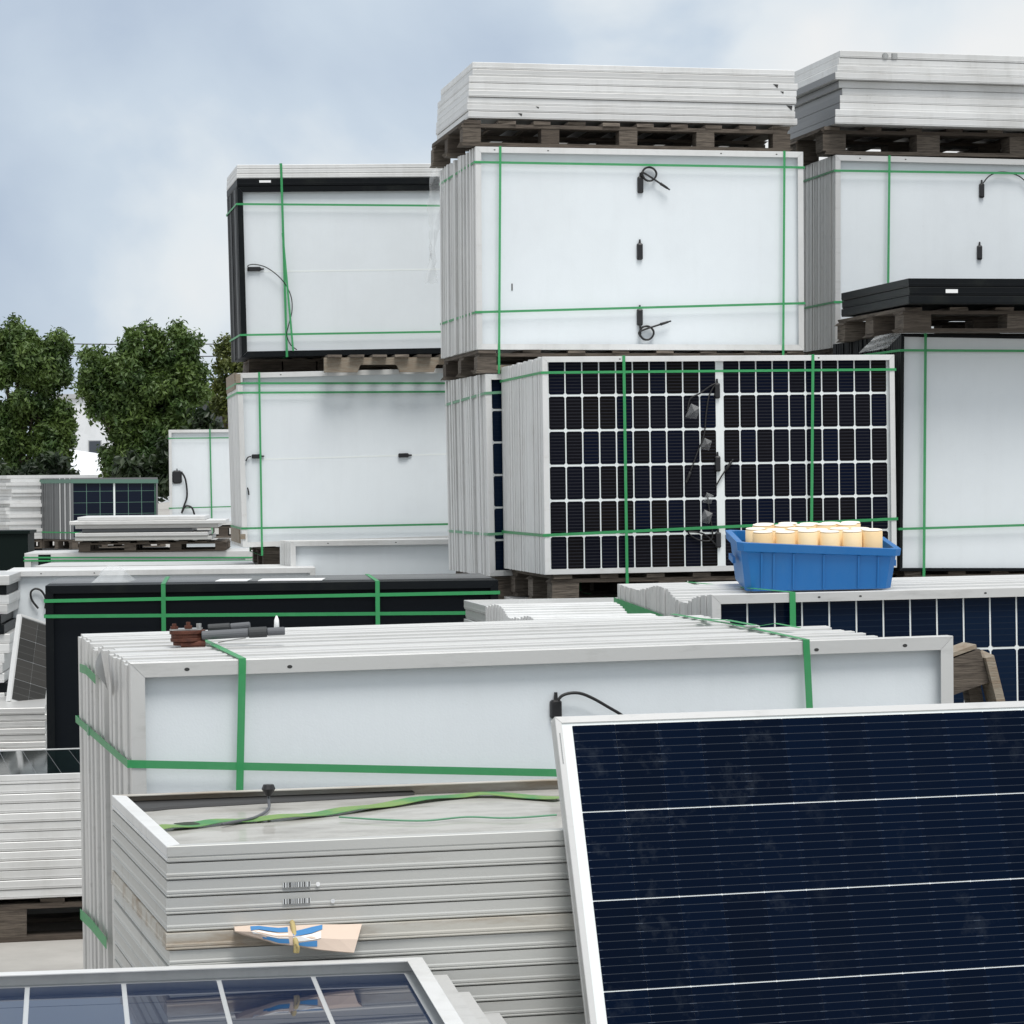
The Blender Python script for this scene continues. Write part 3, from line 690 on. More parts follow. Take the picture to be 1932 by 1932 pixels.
# --- far right column H
HX = at(1573, 292, 15.25)
pallet('pallet on the ground under the far right column', (HX.x, 15.3, 0), 12, 1.7, 1.1)
bundle('panel_stack', 'lowest upright stack of the far right column, out of sight behind the right column', (HX.x, 15.25, .142), 12, 1.755, 1.02, 31, .035, SUPP)
pallet('pallet between the lower stacks of the far right column', (HX.x, 15.3, 1.164), 12, 1.7, 1.1, .13)
bundle('panel_stack', 'second stack of the far right column, hidden behind the right column', (HX.x, 15.25, 1.296), 12, 1.755, 1.02, 31, .035, SUPP)
h0 = HX.z - 1.04
pallet('pallet under the white-sheet stack at the upper right', (HX.x, 15.3, 2.318), 12, 1.7, 1.1, h0 - 2.32)
H3 = bundle('panel_stack', 'upright white-sheet stack at upper right with one loop of cable', (HX.x, 15.25, h0), 12, 1.755, 1.04, 31, .035, UP, ty=.5, m='frame', holes=(.14, .40))
hstrap(H3, (1575, 322), (1928, 327)); hstrap(H3, (1575, 570), (1680, 569)); vstrap(H3, (1678, 292), (1674, 530), .1, wd=.013)
for (u, v) in ((1855, 359), (1851, 476)): black_cables(H3, u, v, .027, .078)
cable(H3.panel, pl(H3, [(1856, 345), (1866, 333), (1882, 325), (1902, 325), (1925, 333), (1945, 352)], .01), .0036)
HP = at(1556, 282, 15.2)
pallet('thick-blocked pallet under the pile at the top right corner', (HP.x, 15.27, HX.z + .006), 12, 1.74, 1.06, .15, 4, blk=.13)
H4 = at(1585, 95, 15.2); zb = HX.z + .158; nH = 10; TH = (H4.z - zb) / nH - .001
h4 = pile((H4.x, H4.y, H4.z), 12, 1.80, 1.08, TH, nH, 'the pale pile at the top right corner', 'loose panels piled at the top right corner', m='frame_white', ty=.45,
     off=lambda k: [(.0, 0), (-.006, .004), (-.018, -.006), (-.030, -.010), (.002, .03), (.022, .03), (.006, .02), (.006, .02), (-.028, -.004), (-.030, -.004)][k])
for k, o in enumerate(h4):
    if k > 2: MB().box(-.0022, -.0006, .001, TH - .001, .001, 1.079).build('end_shade', 'frame_grey', o)  # dark strips put the shade between the two piles onto the left ends
for k, (u, nm) in enumerate(((1664, 'left'), (1682, 'right'))):
    q = at(u, 103, 15.3); o = MB(); dx = u - 1664
    x = .255 + .052 * k
    if k == 0: o.cyl((0, 0, 0), (0, .001, 0), .017, n=14)
    else: o.box(-.016, .016, 0, .001, -.015, .015)
    o = o.build('printed_mark', 'barcode'); R_ = Euler((0, rad(.45), rad(12))).to_matrix()
    o.location = Vector((H4.x, H4.y, H4.z)) + R_ @ Vector((x, -.0022, -.022)); o.rotation_euler = (0, rad(.45), rad(12))
    attach(o, h4[0])

# ================================================================== middle ground
# black stack L
pallet('pallet on the ground under the long black stack', (-2.06, 12.80, 0), 5.7, 1.95, .95)
Lb = bundle('panel_stack', 'long black panel stack behind the rusty tensioner', (-2.116, 12.758, .148), 5.7, 2.06, 1.134, 26, .036, UP, m='frame_black', back='backsheet_black', fl=.036, dx=lambda k: .0, mi=lambda k: 'frame_black' if k < 8 else 'frame_grey')
hstrap(Lb, (86, 1134), (938, 1118), wd=.016); hstrap(Lb, (86, 1163), (938, 1156), wd=.016)
vstrap(Lb, (308, 1100), (309, 1190), .1, wd=.02); vstrap(Lb, (712, 1096), (713, 1180), .1, wd=.02)
o = MB(); q = at(215, 1100, 13.2)
for i in range(7):
    for j in range(7): o.v.append(Vector((q.x + (i - 3) * .028, 13.2 + (j - 3) * .05, 1.2835 + max(0, .075 * math.cos((i - 3) * .5) * math.cos((j - 3) * .5) + random.uniform(-.012, .012)) * (0 if i in (0, 6) or j in (0, 6) else 1))))
for i in range(6):
    for j in range(6): k = i * 7 + j; o.f.append((k, k + 7, k + 8, k + 1))
tag(o.build('film_wad', 'clear_film'), 'wad of clear film lying on top of the long black stack', 'plastic film')
for k, (u0, u1, v) in enumerate(((410, 470, 1092), (490, 560, 1090), (560, 610, 1089))):
    a, b = at(u0, v, 13.15), at(u1, v, 13.15); o = MB().box(a.x, b.x, 13.05, 13.3, 1.2835, 1.287).build('paper_sheet', 'sticker'); o.rotation_euler = (0, 0, 0)
    tag(o, ['left sheet of white paper on the long black stack', 'middle sheet of white paper on the long black stack', 'right sheet of white paper on the long black stack'][k], 'paper')

# right stack E with dark blue cells
EP = Vector((.643, 8.997, .237))
pallet('pallet on the ground under the stack that carries the blue tub', (.66, 9.02, 0), 12.5, 2.2, 1.1, .228, 5)
def wave(t):
    P = [(0, 0), (.10, -.006), (.17, -.018), (.24, -.036), (.30, -.034), (.36, -.020), (.45, .006), (.54, .012), (.62, .002), (.75, -.012), (.85, -.006), (1, .004)]
    for (a, x), (b, y) in zip(P, P[1:]):
        if t <= b: return x + (y - x) * (t - a) / (b - a)
    return 0
nE = 34
E_ = bundle('panel_stack', 'upright stack with wavy white left ends carrying the blue tub', EP, 12.5, 2.28, 1.134, nE, .0345, UP, tx=-.4, ty=-.3, m='frame', back='grid_white', fl=.030,
            cell=grid_cells(24, 6, .0922, .1845, .0865, .1775, .006, 'cell_blue', 2.28, 1.134, .0), sc=lambda k: 1 + wave(k / nE) / 1.134, dx=lambda k: random.uniform(-.003, .003), holes=(.36, .50, .93, 1.3))
vstrap(E_, (1495, 1120), (1494, 1185), .1, wd=.020)
zz = pxz(E_, 1356, 1182).z
ribbon([(-.010, -.002, zz - .06), (-.011, E_.D * .5, zz + .0), (-.010, E_.D + .004, zz + .035)], (0, 0, 1), .04, .0012, (-1, 0, 0)).build('strap', 'strap', E_.root)

# N: low white ends left of E
NP = at(1010, 1176, 8.75)
Nn = bundle('panel_stack', 'short white panel stack between the black stack and the blue tub stack', (at(1012, 1172, 8.62).x, 8.62, .142), 12, .40, at(1012, 1172, 8.62).z - .142, 22, .034, UP, m='frame_white', sc=lambda k: 1 + .012 * math.sin(k * .45) - .006 * (k < 8) + .012 * k / 22, dx=lambda k: .006 * math.sin(k * .5))
pallet('pallet on the ground under the short white panel stack', (Nn.root.location.x - .02, 8.64, 0), 12, .45, .75, .14, 3, nt=4)
# flat grey panel on a low pile behind N, under the dark cell stack
q = at(950, 1151, 11.4)
pile((q.x, q.y, q.z), 10, 1.7, 1.0, .040, 24, 'the shaded pile under the dark cell stack', 'loose panels in shade under the dark cell stack', m='frame')
pallet('pallet on the ground under the flat grey pile in shade', (q.x, q.y + .02, 0), 10, 1.65, .95, q.z - 24 * .041 - .002)

# the blue tub with foam rolls
def tub():
    base = locz(matrix((0, 0, 0), (0, 0, 0)), 1412, 1117, EP.z + 1.134 + .004)
    R_ = Euler((0, 0, rad(-2))).to_matrix()
    d = 9.5; b0 = at(1408, 1116, d); W_ = (at(1683, 1112, d) - b0).length
    topz = EP.z + 1.134 + .30 * 0
    r = empty('blue_tub', (b0.x, b0.y, b0.z), (rad(5.5), rad(-.55), rad(2)), 'blue ribbed plastic tub full of cream foam rolls on the right stack', 'tub')
    L0, W0, h = W_, .33, .168; fl = .021; t = .005
    def rim(x, z): return z - .030 * (x / L0) * (z / h)
    def ring(ins, z, ex):
        o = []
        c = .02
        x0, x1, y0, y1 = -ex + ins, L0 + ex - ins, -ex * .8 + ins, W0 + ex * .8 - ins
        for (x, y) in [(x0 + c, y0), (x1 - c, y0), (x1, y0 + c), (x1, y1 - c), (x1 - c, y1), (x0 + c, y1), (x0, y1 - c), (x0, y0 + c)]: o.append(Vector((x, y, rim(x, z))))
        return o
    b = MB(); b.loops([ring(0, 0, 0), ring(0, .002, .001), ring(0, h * .82, fl * .8), ring(t, h * .82, fl * .8), ring(t, .006, 0)]); b.build('shell', 'tub_blue', r)
    MB().loops([ring(0, h * .80, fl * .85), ring(-.008, h * .83, fl), ring(-.010, h * .985, fl * 1.05), ring(-.010, h, fl * 1.05), ring(.010, h, fl), ring(.010, h * .80, fl * .85)], close=True, cap=False).build('rim', 'tub_blue', r)
    for i, x in enumerate((.05, .09, .155, .255, .37, .435)):
        x = x * L0 / .48
        k = MB(); k.loops([[Vector((x - .003, -.006, .004)), Vector((x + .003, -.006, .004)), Vector((x + .003, .004, .004)), Vector((x - .003, .004, .004))],
                           [Vector((x - .003, -fl * .8 * .8 - .006, rim(x, h * .80))), Vector((x + .003, -fl * .64 - .006, rim(x, h * .80))), Vector((x + .003, -fl * .64 + .004, rim(x, h * .80))), Vector((x - .003, -fl * .64 + .004, rim(x, h * .80)))]]); k.build('rib', 'tub_blue', r)
    for s in (0, 1):
        k = MB().box(-.034 if s == 0 else L0 + .024, -.024 if s == 0 else L0 + .034, .10, .22, h * .5 - .02 * s, h * .62 - .02 * s); k.build('handle', 'tub_blue', r)
    
    return r, L0, h
tb, TL, TH_ = tub()
bt = empty('batten', tb.location + Vector((.04, .265, 0)), (0, 0, rad(3)), 'batten under the back edge of the blue tub', 'timber')
bt.location.z = EP.z + 1.134 - .006; timber('board', bt, (.20, .02, .012), (.40, .045, .023), 'wood'); bpy.context.view_layer.update()
Mt = matrix(tb.location, tb.rotation_euler)
def roll_mesh(r, h):
    k = ('roll', r, h)
    if k not in _cache:
        b = MB().cyl((0, 0, 0), (0, 0, h), r, n=20, bev=.003); _cache[k] = mesh('foam_roll', b.v, b.f)
        b = MB().cyl((0, 0, h + .0005), (0, 0, h + .004), r * .97, n=20, bev=.0015); _cache[k + ('e',)] = mesh('end_face', b.v, b.f)
        for me in (_cache[k], _cache[k + ('e',)]):
            for p in me.polygons: p.use_smooth = len(p.vertices) == 4
    return k
RN = 'cream foam rolls in the blue tub'
roll_names = []
rows_ = [(.055, [.06, .131, .202, .273, .344, .408]), (.125, [.045, .11, .178, .246, .314, .38]), (.195, [.075, .145, .213, .281, .349]), (.262, [.09, .165, .235, .305, .37])]
pos_w = ['leftmost', 'second', 'third', 'fourth', 'fifth', 'sixth']; row_w = ['front row', 'second row', 'third row', 'back row']
for ri, (y, xs) in enumerate(rows_):
    for ci, x in enumerate(xs):
        k = roll_mesh(.0345, .190); sx = TL / .46
        o = link('foam_roll', _cache[k], 'foam'); o.matrix_world = Mt @ Matrix.Translation((x * sx, y + random.uniform(-.004, .004), .0065)) @ Matrix.Scale(random.uniform(.97, 1.0) - .02 * ci / 6 + .02 * (ri > 1), 4, (0, 0, 1))
        link('end_face', _cache[k + ('e',)], 'foam_end', o)
        tag(o, f'cream foam roll in the blue tub, {pos_w[ci]} from the left in the {row_w[ri]}', 'foam roll', RN)

# wooden prop right of D
r = empty('timber_prop', at(1800, 1320, 8.5), (0, 0, rad(10)), 'grey wooden prop of two boards at the right end of the front stack', 'timber')
r.location.z = 0; zt = at(1835, 1232, 8.5).z
timber('board', r, (.0, .0, zt - .06), (.16, .12, .105), 'wood', (0, rad(-18), 0))
timber('board', r, (.085 + zt / 2 * math.tan(rad(14)), -.03, (zt + .02) / 2 - .015), (.026, .10, zt * 1.03), 'wood_pale', (0, rad(-14), 0))
timber('board', r, (.05 + zt / 2 * math.tan(rad(10)), .03, zt / 2 - .02), (.04, .06, zt * .98), 'wood', (0, rad(-10), 0))
timber('board', r, (-.02, 0, zt + .0), (.15, .12, .012), 'wood_pale', (0, rad(-18), 0))

# ================================================================== front stack D
DP = Vector((-.964, 7.124, .158))
pallet('pallet on the ground under the front white-sheet stack', (-.93, 7.14, 0), 15.4, 2.1, 1.08, .15, 5)
nD = 27
D = bundle('panel_stack', 'long front white-sheet stack with silver frames carrying the rusty tensioner', DP, 15.4, 2.25, 1.134, nD, .0405, UP, tx=1.0, ty=-.4, m='frame', fl=.037, gap=.0008, front_L=2.25,
           Lk=lambda k: 2.06 if k < 14 else 1.90, dx=lambda k: (-.003 if k % 2 else .003) + random.uniform(-.004, .004) + (.02 if k in (11, 12) else 0), sc=lambda k: 1 + (-.004 if k % 2 else .001) + random.uniform(-.002, .001) + (-.012 if k in (16, 17, 18) else 0))
for (u, v) in ((353, 1263), (547, 1258), (1541, 1226), (1708, 1218)):
    q = pxz(D, u, v); hole(D.panel, q.x, q.z, wd=.014, ht=.009)
def top_strap(u0, v0, u1, v1, back, wd=.019):
    a, b = pxz(D, u0, v0), pxz(D, u1, v1); e = .003; H = D.H
    pts = [(b.x, -e, b.z - .6), (b.x, -e, b.z), (a.x, -e, H - .01), (a.x, -e, H + e), (a.x + back * .5, D.D * .5, H + e + .004), (a.x + back, D.D + e, H + e)]
    bb = MB(); sd_ = Vector((wd / 2, 0, 0)); ls = []
    for i, p in enumerate(pts):
        p = Vector(p); n_ = Vector((0, -.0013, 0)) if i < 3 else (Vector((0, -.001, .001)) if i == 3 else Vector((0, 0, .0013)))
        ls.append([p - sd_, p + sd_, p + sd_ + n_, p - sd_ + n_])
    bb.loops(ls).build('strap', 'strap', D.root)
top_strap(457, 1245, 452, 1490, .0); top_strap(1521, 1212, 1527, 1335, .0, .019)
a, b, c = pxz(D, 250, 1441), pxz(D, 1047, 1458), None
s_ = (b.z - a.z) / (b.x - a.x); zl = a.z - a.x * s_; zr = zl + 2.25 * s_
strap_h(D.root, 2.25, D.D, (zl, zr, zr, zl + .005), .020, .010)
def side_strap(u0, v0, u1, v1, m='strap', wd=.024):
    # on the left end face (local x = 0 plane)
    o_, d_ = ray(u0, v0); I_m = D.M.inverted(); 
    P = []
    for (u, v) in ((u0, v0), (u1, v1)):
        o_, d_ = ray(u, v); o_ = I_m @ o_; d_ = I_m.to_3x3() @ d_; P.append(o_ + d_ * ((-.013 - o_.x) / d_.x))
    ribbon([P[0], (P[0] + P[1]) / 2 + Vector((-.004, 0, .01)), P[1]], (0, 0, 1), wd, .0012, (-1, 0, 0)).build('strap', m, D.root)
side_strap(151, 1260, 180, 1282); side_strap(152, 1724, 201, 1780, wd=.03)
def seal(x, y, z, sx, sy, sz, m='steel'):
    MB().box(x - sx, x + sx, y - sy, y + sy, z - sz, z + sz).build('strap_seal', m, D.root)
q = loc(D.M, 458, 1300, -.004); seal(q.x + .004, -.0065, .62, .0135, .0015, .016, 'strap_pale')
seal(pxz(D, 458, 1243).x + .002, .62, D.H + .0105, .013, .016, .0018); seal(pxz(D, 1521, 1211).x, .42, D.H + .0105, .013, .018, .0018)
ribbon([(pxz(D, 1521, 1211).x + .01, .42, D.H + .010), (pxz(D, 1521, 1211).x + .05, .36, D.H + .022), (pxz(D, 1521, 1211).x + .10, .30, D.H + .012)], (.6, .8, 0), .02, .001, (0, 0, 1)).build('strap_tail', 'strap', D.root)
ribbon([(pxz(D, 1521, 1211).x - .03, .80, D.H + .010), (pxz(D, 1521, 1211).x + .0, .62, D.H + .016), (pxz(D, 1521, 1211).x + .03, .48, D.H + .010)], (1, .1, 0), .02, .001, (0, 0, 1)).build('strap_tail', 'strap', D.root)
seal(-.0125, .80, zl + .004, .0015, .018, .014, 'strap_pale')
# curled grey flap
fl_ = MB(); I_m = D.M.inverted()
for i in range(9):
    t = i / 8
    for j in range(5):
        s = j / 4
        u = 190 + (205 - 190) * t - (1 - s) * 16 * math.sin(math.pi * min(1, t * 1.25)); v = 1228 + 85 * t
        o_, d_ = ray(u, v); o_ = I_m @ o_; d_ = I_m.to_3x3() @ d_; p = o_ + d_ * ((-.014 - .03 * (1 - s) * math.sin(math.pi * t) - o_.x) / d_.x); fl_.v.append(D.M @ p)
for i in range(8):
    for j in range(4): k = i * 5 + j; fl_.f.append((k, k + 1, k + 6, k + 5))
tag(fl_.build('torn_flap', 'grey_film', smooth=True), 'torn grey flap peeling from the left end of the front stack', 'flap')
# cable loop rising behind the leaning panel
p = pxz(D, 1054, 1340); jbox(D.panel, p.x, p.z, .030, .050, D.rec)
cable(D.panel, pl(D, [(1054, 1322), (1062, 1313), (1078, 1308), (1098, 1309), (1122, 1319), (1150, 1335), (1172, 1348), (1190, 1362)], .015), .0042, True)

# rusty tensioner on D
def tensioner():
    Mz = D.M; H = D.H
    a = locz(Mz, 318, 1222, H + .003); bq = locz(Mz, 540, 1196, H + .05)
    pos = Mz @ Vector((a.x + .01, a.y + .04, H + .004))
    r = empty('strap_tensioner', pos, (0, rad(-1.0), rad(3)), 'rusty strap tensioner with grey and black handles on the front stack', 'tool')
    for i, (z, rr) in enumerate(((.000, .040), (.0105, .047), (.0205, .045), (.0305, .049))):
        MB().cyl((.046, .03, z), (.046, .03, z + .0098), rr, n=22, bev=.0015).build('ratchet_plate', 'rust', r)
    MB().cyl((.03, .0, .003), (.095, .0, .003), .012, .01, 10).build('foot', 'rust', r)
    MB().box(.0, .085, .0, .06, .041, .045).build('cover_plate', 'steel', r)
    for (x, y, h) in ((.012, .012, .014), (.05, .006, .018)):
        b = MB().cyl((x, y, .0455), (x, y, .0455 + h * .5), .011, n=6); b.cyl((x, y, .0455 + h * .5), (x, y, .0455 + h), .006, n=8); b.build('bolt', 'rust', r)
    MB().cyl((.078, .02, .0455), (.078, .02, .058), .007, n=8).build('bolt', 'steel', r)
    MB().cyl((.086, .0, .026), (.212, .0, .030), .0125, n=14, bev=.002).build('handle', 'grip_grey', r)
    MB().cyl((.212, .0, .030), (.262, .0, .031), .0145, n=14, bev=.002).build('grip', 'grip_dark', r)
    MB().cyl((.262, .0, .031), (.31, .0, .032), .011, n=14, bev=.002).build('handle_end', 'grip_grey', r)
    MB().cyl((.10, .055, .042), (.16, .055, .044), .0115, n=14, bev=.002).build('grip', 'grip_dark', r)
    MB().cyl((.16, .055, .044), (.215, .055, .047), .010, n=14, bev=.003).build('handle', 'grip_grey', r)
    MB().tube(spline([(.13, -.004, .006), (.17, -.006, .012), (.205, -.004, .016)], 4), .0015, 5).build('rod', 'steel', r)
    q = Vector((pos.x + .30, pos.y + .12, 0)); q = at(522, 1190, pos.y + .2)
    b = MB(); n_ = 10
    rg = lambda z, rr: [Vector((rr * math.cos(2 * math.pi * i / n_), rr * math.sin(2 * math.pi * i / n_), z)) for i in range(n_)]
    b.loops([rg(0, .008), rg(.028, .007), rg(.034, .005), rg(.041, .002)]); o = b.build('white_peg', 'sticker', smooth=True)
    o.location = locz(matrix((0, 0, 0), (0, 0, 0)), 522, 1188, D.M.translation.z + D.H + .02); tag(o, 'small white pointed peg standing beyond the tensioner handle', 'peg')
tensioner()

# ================================================================== grey pile C
CS = .969; CP = Vector((-.711 * CS, 5.726 * CS, 1.75 - (1.75 - 1.007) * CS)); CW = .99 * CS; CYAW = 14.5; CL = 1.9; CT = .0334
def c_top(o):
    rails(o, CL, CW, CT, .030, .027, 'frame_white', ms={'top': 'frame_rusty', 'bottom': 'frame_old'})
    link('back_sheet', laminate_mesh(CL, CW, .024), 'backsheet_dirty', o)
    b_ = MB(); n_ = 16
    e_ = [(.034 + .042 * i, CW - .031 - (.10 * (1 - i / n_) + .03 * random.random() * (1 - i / n_))) for i in range(n_ + 1)]
    b_.loops([[Vector((x, .0228, z)) for x, z in e_] + [Vector((x, .0228, CW - .006)) for x, z in reversed(e_)], [Vector((x + .002, .0175, z + .01)) for x, z in e_] + [Vector((x, .0150, CW - .006)) for x, z in reversed(e_)]])
    b_.build('silt', 'hole', o)
nC = 26
CW_G = 'loose panels of the grey pile'
cp = pile(CP, CYAW, CL, CW, CT, nC, 'the grey pile holding the cardboard', CW_G, m='frame_old', gap=.0008, detail=c_top, rib=True,
          off=lambda k: (random.uniform(-.003, .003), random.uniform(-.0025, .0025)) if k < 5 else (.002 + random.uniform(-.003, .003) - (0.006 if k == 5 else 0), -.010 + random.uniform(-.002, .002) - (.006 if k == 5 else 0)),
          mats=lambda k: 'frame_rusty' if k == 5 else 'frame_old')
pallet('pallet on the ground under the grey pile', CP + Euler((0, 0, rad(CYAW))).to_matrix() @ Vector((.02, .01, -CP.z)), CYAW, 1.85, .93, CP.z - nC * (CT + .0008) - .001)
MCm = matrix(CP, (0, 0, rad(CYAW)))
def ctop(u, v, z=-.022): q = locz(MCm, u, v, z); return q
# green band as painted reflection of the front stack's strap, thin cable and bits
P = [ctop(u, v) for u, v in ((290, 1566), (340, 1562), (420, 1553), (520, 1546), (620, 1536), (720, 1522), (830, 1507), (930, 1502), (1060, 1510))]
P = spline(P, 5); b = MB(); ls = []
for i, p in enumerate(P):
    t = (P[min(i + 1, len(P) - 1)] - P[max(i - 1, 0)]).normalized(); s = Vector((-t.y, t.x, 0)) * .030; z = Vector((0, 0, .002 + .004 * math.sin(i * .5) ** 2)); h = Vector((0, 0, .0012))
    ls.append([MCm @ (p - s + z), MCm @ (p + s + z), MCm @ (p + s + z + h), MCm @ (p - s + z + h)])
tag(b.loops(ls).build('strap_reflection', 'strap_reflected' if 'strap_reflected' in MT else 'strap'), 'green band standing in for the strap reflection on top of the grey pile', 'strap')
q = [ctop(u, v) for u, v in ((506, 1532), (480, 1548), (440, 1556), (420, 1560))]
b = MB(); base = MCm @ ctop(507, 1525)
b.tube(spline([MCm @ (x + Vector((0, 0, .006))) for x in q][::-1] + [base + Vector((0, 0, .02)), base + Vector((0, 0, .040))], 6), .0035, 6)
o = b.build('cable_stub', 'grip_grey', smooth=True)
tag(o, 'cable end with black cap sticking up on the grey pile', 'cable')
b = MB().cyl(base + Vector((0, 0, .028)), base + Vector((0, 0, .044)), .006, .016, 12); b.cyl(base + Vector((0, 0, .044)), base + Vector((0, 0, .054)), .016, .012, 12); cap_ = b.build('cap', 'black_plastic', o); cap_.matrix_parent_inverse = Matrix.Identity(4)
q = [MCm @ (ctop(u, v) + Vector((0, 0, .004))) for u, v in ((640, 1545), (720, 1550), (800, 1552), (880, 1545), (960, 1547), (1050, 1541))]
tag(MB().tube(spline(q, 6), .0022, 5).build('thin_cord', 'strap_pale'), 'thin greyish cord lying on the grey pile near the leaning panel', 'cord')
for k, (u, v, wd, ht) in enumerate(((360, 1557, .07, .006), (470, 1506, .04, .012))):
    p = MCm @ ctop(u, v); n_ = 9; v_ = [(wd / 2 * math.cos(6.283 * i / n_) * random.uniform(.8, 1.2), .03 * math.sin(6.283 * i / n_) * random.uniform(.8, 1.2), .004) for i in range(n_)] + [(0, 0, ht)]
    o = MB().add(v_, [(i, (i + 1) % n_, n_) for i in range(n_)] + [tuple(range(n_))[::-1]]).build('leaf_litter', 'leaf_dark' if k == 0 else 'leaf_yellow'); o.location = p
    tag(o, ['dark green scrap lying on the grey pile beside the green band', 'yellowish dead leaf at the back rim of the grey pile'][k], 'leaf')
# printed bar codes on two of C's panels
for k, (pi, u, v) in enumerate(((2, 560, 1669), (3, 560, 1700))):
    q = loc(MCm, u, v, -.0035); o = MB().box(-.028, .028, 0, .0008, -.005, .005).build('bar_code', 'barcode')
    o.location = MCm @ Vector((q.x, -.0038, q.z)); o.rotation_euler = (0, 0, rad(CYAW)); attach(o, cp[pi])
for pi, u, v, m_ in ((2, 600, 1668, 'sticker'), (3, 628, 1700, 'pale_scrap')):
    q = loc(MCm, u, v, -.0035); o = MB().cyl((0, 0, 0), (0, .0008, 0), .0045, n=12).build('sticker_dot', m_); o.location = MCm @ Vector((q.x, -.0042, q.z)); o.rotation_euler = (0, 0, rad(CYAW)); attach(o, cp[pi])
# cardboard wedge with blue stripes
cb = empty('folded_cardboard', MCm @ Vector((0, 0, 0)), (0, 0, rad(CYAW)), 'folded pink cardboard with blue stripes wedged in the grey pile', 'cardboard')
def cpt(u, v, y): q = loc(MCm, u, v, y); return q
def sheet(rows, th, name, m, par):
    b = MB(); n_ = len(rows[0]); top = [Vector(p) for r_ in rows for p in r_]; k = len(top)
    v = top + [p + Vector((0, th, -th * .3)) for p in top]; f = []
    R_, Cn = len(rows), n_
    for i in range(R_ - 1):
        for j in range(Cn - 1):
            a_ = i * Cn + j; f += [(a_, a_ + 1, a_ + Cn + 1, a_ + Cn), (k + a_, k + a_ + Cn, k + a_ + Cn + 1, k + a_ + 1)]
    edge = [j for j in range(Cn)] + [i * Cn + Cn - 1 for i in range(1, R_)] + [(R_ - 1) * Cn + j for j in range(Cn - 2, -1, -1)] + [i * Cn for i in range(R_ - 2, 0, -1)]
    for a_, b_ in zip(edge, edge[1:] + edge[:1]): f.append((b_, a_, k + a_, k + b_))
    return b.add(v, f).build(name, m, par)
up_ = [(442, 1748), (480, 1745), (520, 1747), (555, 1746), (600, 1744), (640, 1744), (683, 1743)]
md_ = [(444, 1757), (482, 1758), (520, 1766), (557, 1766), (600, 1770), (640, 1772), (675, 1772)]
lo_ = [(462, 1764), (490, 1770), (522, 1780), (560, 1784), (600, 1791), (640, 1795), (668, 1797)]
rows = [[cpt(u, v, -.012 - .002 * i) for i, (u, v) in enumerate(up_)], [cpt(u, v, -.050 - .005 * i) for i, (u, v) in enumerate(md_)], [cpt(u, v, -.045 - .007 * i) for i, (u, v) in enumerate(lo_)]]
sheet(rows, .010, 'board', 'cardboard_pink', cb)
def on_sheet(s, t):
    i = min(int(s * 6), 5); f_ = s * 6 - i; j = min(int(t * 2), 1); g_ = t * 2 - j
    p = lambda r_, c_: Vector(rows[r_][c_])
    return p(j, i).lerp(p(j, i + 1), f_).lerp(p(j + 1, i).lerp(p(j + 1, i + 1), f_), g_) + Vector((0, -.0012, .0008))
def stripe(pts, wd, m='print_blue'):
    b = MB(); ls = []
    for (s, t), w_ in zip(pts, wd): ls.append([on_sheet(s, t - w_), on_sheet(s, t + w_)])
    v = [p for l in ls for p in l]; f = [(2 * i, 2 * i + 1, 2 * i + 3, 2 * i + 2) for i in range(len(ls) - 1)]
    b.add(v, f).build('printed_stripe', m, cb)
stripe([(.13, .26), (.20, .18), (.28, .20), (.36, .22), (.44, .20)], [.16, .12, .11, .11, .12])
stripe([(.13, .62), (.20, .50), (.28, .52), (.36, .54), (.44, .52)], [.10, .12, .13, .12, .12], 'sticker')
stripe([(.20, .92), (.27, .82), (.35, .84), (.44, .82)], [.06, .13, .14, .13])
stripe([(.48, .42), (.54, .34), (.62, .22), (.70, .10)], [.12, .12, .12, .08])
stripe([(.48, .70), (.54, .63), (.62, .50), (.69, .38)], [.13, .13, .13, .12], 'sticker')
stripe([(.51, .93), (.58, .86), (.66, .76)], [.06, .12, .14])
P = [cpt(u, v, y) for u, v, y in ((551, 1740, -.006), (553, 1748, -.034), (555, 1760, -.048), (557, 1772, -.064), (559, 1782, -.072), (558, 1797, -.07))]
MB().tube(spline(P, 5), .0052, 7).build('binding_cord', 'cord', cb, smooth=True)
P = [cpt(u, v, y) for u, v, y in ((559, 1780, -.076), (563, 1788, -.078), (562, 1797, -.074))]
MB().tube(spline(P, 5), .003, 6).build('cord_end', 'cord', cb, smooth=True)

# ================================================================== panel A leaning at right
AM = matrix((.119, 5.785, 1.241), (rad(-20.73), 0, rad(16.18)))
AL, AH, AT = 24 * .0922 + .030 + .044, 6 * .1835 + .040, .035
AL += .014; ap = AM @ Vector((-.036, -.003, .019 - AH))
A = empty('solar_panel', ap, (rad(-20.73), 0, rad(16.18)), 'large dark blue solar panel leaning back at lower right', 'solar panel')
rails(A, AL, AH, AT, .0135, .003, 'frame', ft=.007)
link('glass_sheet', laminate_mesh(AL, AH, .0032), 'grid_white', A)
cells(A, .036, AH - .019, 24, 6, .0922, .1835, .0919, .1812, .0012, 'cell_front', .0030, .014)
for k in range(14):
    pass
MB().box(.006, .0095, -.0006, -.0002, AH - .10, AH - .035).build('bar_code', 'barcode', A)
bm = empty('timber_beam', (ap.x + .05, ap.y - .03, 0), (0, 0, rad(16.18)), 'timber beam on the ground that the leaning panel stands on', 'timber')
for i in range(2): timber('beam', bm, (1.05, .0 + .0 * i, (ap.z - .012) * (.25 + .5 * i)), (2.1, .14, (ap.z - .012) / 2), 'wood')

